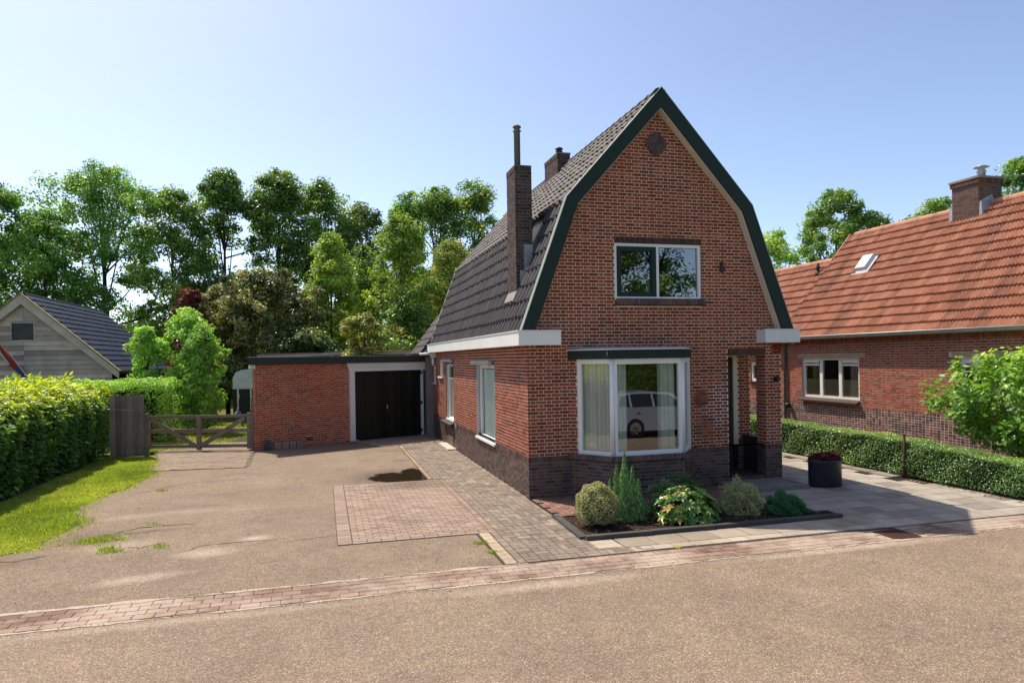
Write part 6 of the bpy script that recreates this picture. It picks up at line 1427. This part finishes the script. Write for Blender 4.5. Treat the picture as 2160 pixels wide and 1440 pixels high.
# ---- grass
def grass(name, poly, n, hgt, label, z0=.008, avoid=None, tm=.5, extra=None):
    xs_, ys_ = [p[0] for p in poly], [p[1] for p in poly]; P = []
    need = n
    while need > 0:
        q = np.stack([rng.uniform(min(xs_),max(xs_),need*2), rng.uniform(min(ys_),max(ys_),need*2)],1)
        q = np.array([p for p in q if in_poly(p[0],p[1],poly)]); 
        if len(q): P.append(q[:need]); need -= len(q[:need])
    P = np.concatenate(P + ([extra] if extra is not None else [])); n = len(P)
    if n < 1000:
        c_ = P.mean(0); sd = P.std(0)*1.25; P = c_ + rng.normal(size=(n,2))*sd*np.exp(rng.normal(0,.35,(n,1)))
    th_ = rng.uniform(0,2*math.pi,n); h = hgt*rng.uniform(.4,1.25,n)*(.8+.4*np.sin(P[:, 0]*2.3+1)*np.sin(P[:, 1]*1.9)); w_ = .005+.004*rng.random(n); ln = rng.normal(0,.5,(n,2))*h[:, None]
    b = np.stack([P[:, 0],P[:, 1],np.full(n,z0)],1); dx = np.stack([np.cos(th_)*w_,np.sin(th_)*w_,np.zeros(n)],1); tp = b + np.stack([ln[:, 0],ln[:, 1],h],1)
    V = np.stack([b-dx,b+dx,tp],1).reshape(-1,3); Tr = np.arange(3*n).reshape(-1,3)
    npmesh(name, V, Tr, L_grass, None, np.repeat(np.clip(rng.normal(tm,.22,n)+.2*np.sin(P[:, 0]*1.7)*np.sin(P[:, 1]*1.3),.01,1),3), kind='stuff', label=label, cat='grass')
vp = [(-9.75,-1.7),(-8.25,-1.22),(-7.88,-.95),(-7.9,-.15),(-7.74,.55),(-8.1,1.3),(-8.22,2.2),(-8.18,2.9),(-7.95,4.0),(-7.86,5.1),(-7.76,6.15),(-8.05,6.6),(-8.2,7.4),(-8.25,8.1),(-8.5,9.3),(-9.75,9.3),(-9.75,0)]
ev = np.array(EDGE[2:]); tq = rng.random(2600)*(len(ev)-1); iq = tq.astype(int); Pq = ev[iq]+(ev[iq+1]-ev[iq])*(tq-iq)[:, None]+np.abs(rng.normal(0,.13,(2600,1)))*[1,0]+rng.normal(0,.05,(2600,2))
vp = [(x+(.10+rng.normal(0,.05) if x > -9 else 0), y+rng.normal(0,.05)) for a_, b_ in zip(vp, vp[1:]+vp[:1]) for t_ in (0,.25,.5,.75) for x, y in [(a_[0]+(b_[0]-a_[0])*t_, a_[1]+(b_[1]-a_[1])*t_)]]
grass('grass', vp, 110000, .055, 'rough grass strip between the laurel hedge and the asphalt', extra=Pq)
grass('grass', [(-8.85,10.5),(-7.3,10.6),(-6.7,12.5),(-5.9,15),(-6,20),(-12,20),(-12,15),(-9,12)], 22000, .09, 'sunlit lawn behind the timber gate', .008)
grass('grass', [(-7.25,-.95),(-6.75,-.62),(-6.85,-.5),(-7.35,-.75)], 900, .05, 'small tuft of grass growing in the broken asphalt', .004)
for (cx, cy, r_, n, lb_) in ((-6.75,-1.35,.14,120,'thin weeds in the asphalt hollow'),(-6.62,-1.5,.12,110,'weed tuft nearest the road in the broken asphalt'),(-6.05,-1.4,.10,80,'weed tuft beside the pale sand spot'),(-6.45,.12,.16,60,'sparse weeds above the long crack'),(-7.0,3.4,.10,90,'weed tuft beside the dark asphalt hollow'),(-1.55,-2.75,.10,120,'grass tuft on the narrow edging strip'),(-1.52,-3.25,.08,80,'grass tuft at the street end of the edging strip'),(-8.7,10.3,.22,250,'weeds around the hinge post of the gate'),(.95,-3.86,.05,40,'tiny weed between the kerb slabs and the gutter')):
    grass('weeds', [(cx+r_*math.cos(a)*rng.uniform(.6,1.2), cy+r_*math.sin(a)*rng.uniform(.4,.9)) for a in np.linspace(0,6.28,9)[:-1]], n, .06, lb_, .004)

# ================================================================= ACROSS THE ROAD (seen in the window panes)
ch_ = empty('beech_hedge', (6,-13.5,0), label='high clipped hedge across the road, mirrored in the bay window', cat='hedge')
mb = MB(); mb.box(3.2,22,-14.2,-13.2,0,3.3); mb.build('hedge_core', M_core, ch_)
P, N, U = hedge_points(60000, [((3.0,-13.0,.05),(19,0,0),(0,0,3.4),(0,1,0),1),((3.0,-14.3,3.4),(19,0,0),(0,1.3,0),(0,0,1),.5)], .1)
leaves('foliage', ch_, P, unit(N*.5+[0,0,.5]+rng.normal(0,.5,P.shape)), rng.uniform(.035,.07,len(P)), L_oak, np.clip(rng.normal(.6,.2,len(P)),.01,1), .6, kind='stuff')
T('oak_tree', 'overhanging oak across the road, mirrored in the upper window', 'tree', 0, 1, 0, 3.1, .30, L_oak, 22000, .2, 120, .14, seed=41, crad=.9, loc=(11.9,-17.5,0), z_top=10.6, tmean=.35)
# parked car across the road (its reflection shows in the bay window)
car = empty('parked_car', (7.2,-10.2,0), label='silver blue estate car parked across the road, mirrored in the bay window', cat='car')
M_car = NT('silver_paint').finish((.36,.40,.52), .3, .5, None, .35, **{'Coat Weight': .6})
M_cg = NT('car_glass').finish((.012,.016,.018), .04, .6)
M_rub = simple('tyre_rubber', (.012,.012,.012), None, 5, .8, .2)
M_rim = NT('alloy_rim').finish((.5,.5,.5), .3, .5, None, .8)
cx0, cyc = 5.05, -10.3
prof = [(0,.45),(.02,.75),(.06,.93),(.12,1.0),(.42,1.38),(.75,1.44),(1.6,1.46),(2.35,1.42),(3.1,1.0),(3.9,.90),(4.25,.75),(4.32,.5),(4.30,.28),(3.95,.22),(.25,.22),(.04,.3)]
def car_w(z): return .86 if z < .95 else .86-(z-.95)*.42
m = MB(); n = len(prof)
V = [(cx0+x, cyc+car_w(z), z) for x, z in prof]+[(cx0+x, cyc-car_w(z), z) for x, z in prof]
m.add(V, [(i,(i+1)%n,n+(i+1)%n,n+i) for i in range(n)]+[tuple(range(n-1,-1,-1)),tuple(range(n,2*n))]); m.build('body', M_car, car)
for s_ in (1,-1):
    def sd(x, z, e=.004): return (cx0+x, cyc+s_*(car_w(z)+e), z)
    for k, q in enumerate((((.42,1.0),(.55,1.33),(.85,1.38),(.85,1.0)),((.92,1.0),(.92,1.385),(1.65,1.40),(1.65,.99)),((1.72,.99),(1.72,1.40),(2.3,1.36),(2.85,.99)))):
        m = MB(); m.add([sd(x,z) for x, z in q], [(0,1,2,3)]); m.build('side_window', M_cg, car)
    for x in (1.05,1.95): m = MB(); m.add([sd(x,.86,.006),sd(x+.16,.86,.006),sd(x+.16,.83,.03),sd(x,.83,.03)],[(0,1,2,3)]); m.build('handle', M_rim, car)
    for x in (1.0,3.55):
        V = []; c = np.array([cx0+x, cyc+s_*.80, .31])
        m = MB()
        for k in range(24):
            t = 2*math.pi*k/24
            for r_, y in ((.20,.075),(.31,.07),(.315,-.10)): V.append((c[0]+r_*math.cos(t), c[1]+s_*y, c[2]+r_*math.sin(t)))
        m.add(V, [(3*k+j,(3*k+3)%72+j,(3*k+3)%72+j+1,3*k+j+1) for k in range(24) for j in range(2)]); wh = m.build('wheel', M_rub, car)
        m = MB()
        for k in range(9):
            t = 2*math.pi*k/9; a = np.array([math.cos(t),0,math.sin(t)]); b = np.array([-math.sin(t),0,math.cos(t)])*.022
            o = c+np.array([0,s_*.085,0]); m.add([o-b,o+b,o+a*.2+b,o+a*.2-b],[(0,1,2,3)])
        m.build('rim', M_rim, wh)
m = MB(); m.add([(cx0+.14,cyc-.7,1.02),(cx0+.14,cyc+.7,1.02),(cx0+.40,cyc+.62,1.36),(cx0+.40,cyc-.62,1.36)],[(0,1,2,3)]); m.add([(cx0+2.42,cyc-.64,1.40),(cx0+2.42,cyc+.64,1.40),(cx0+3.06,cyc+.74,1.03),(cx0+3.06,cyc-.74,1.03)],[(0,1,2,3)]); m.build('windscreen', M_cg, car)
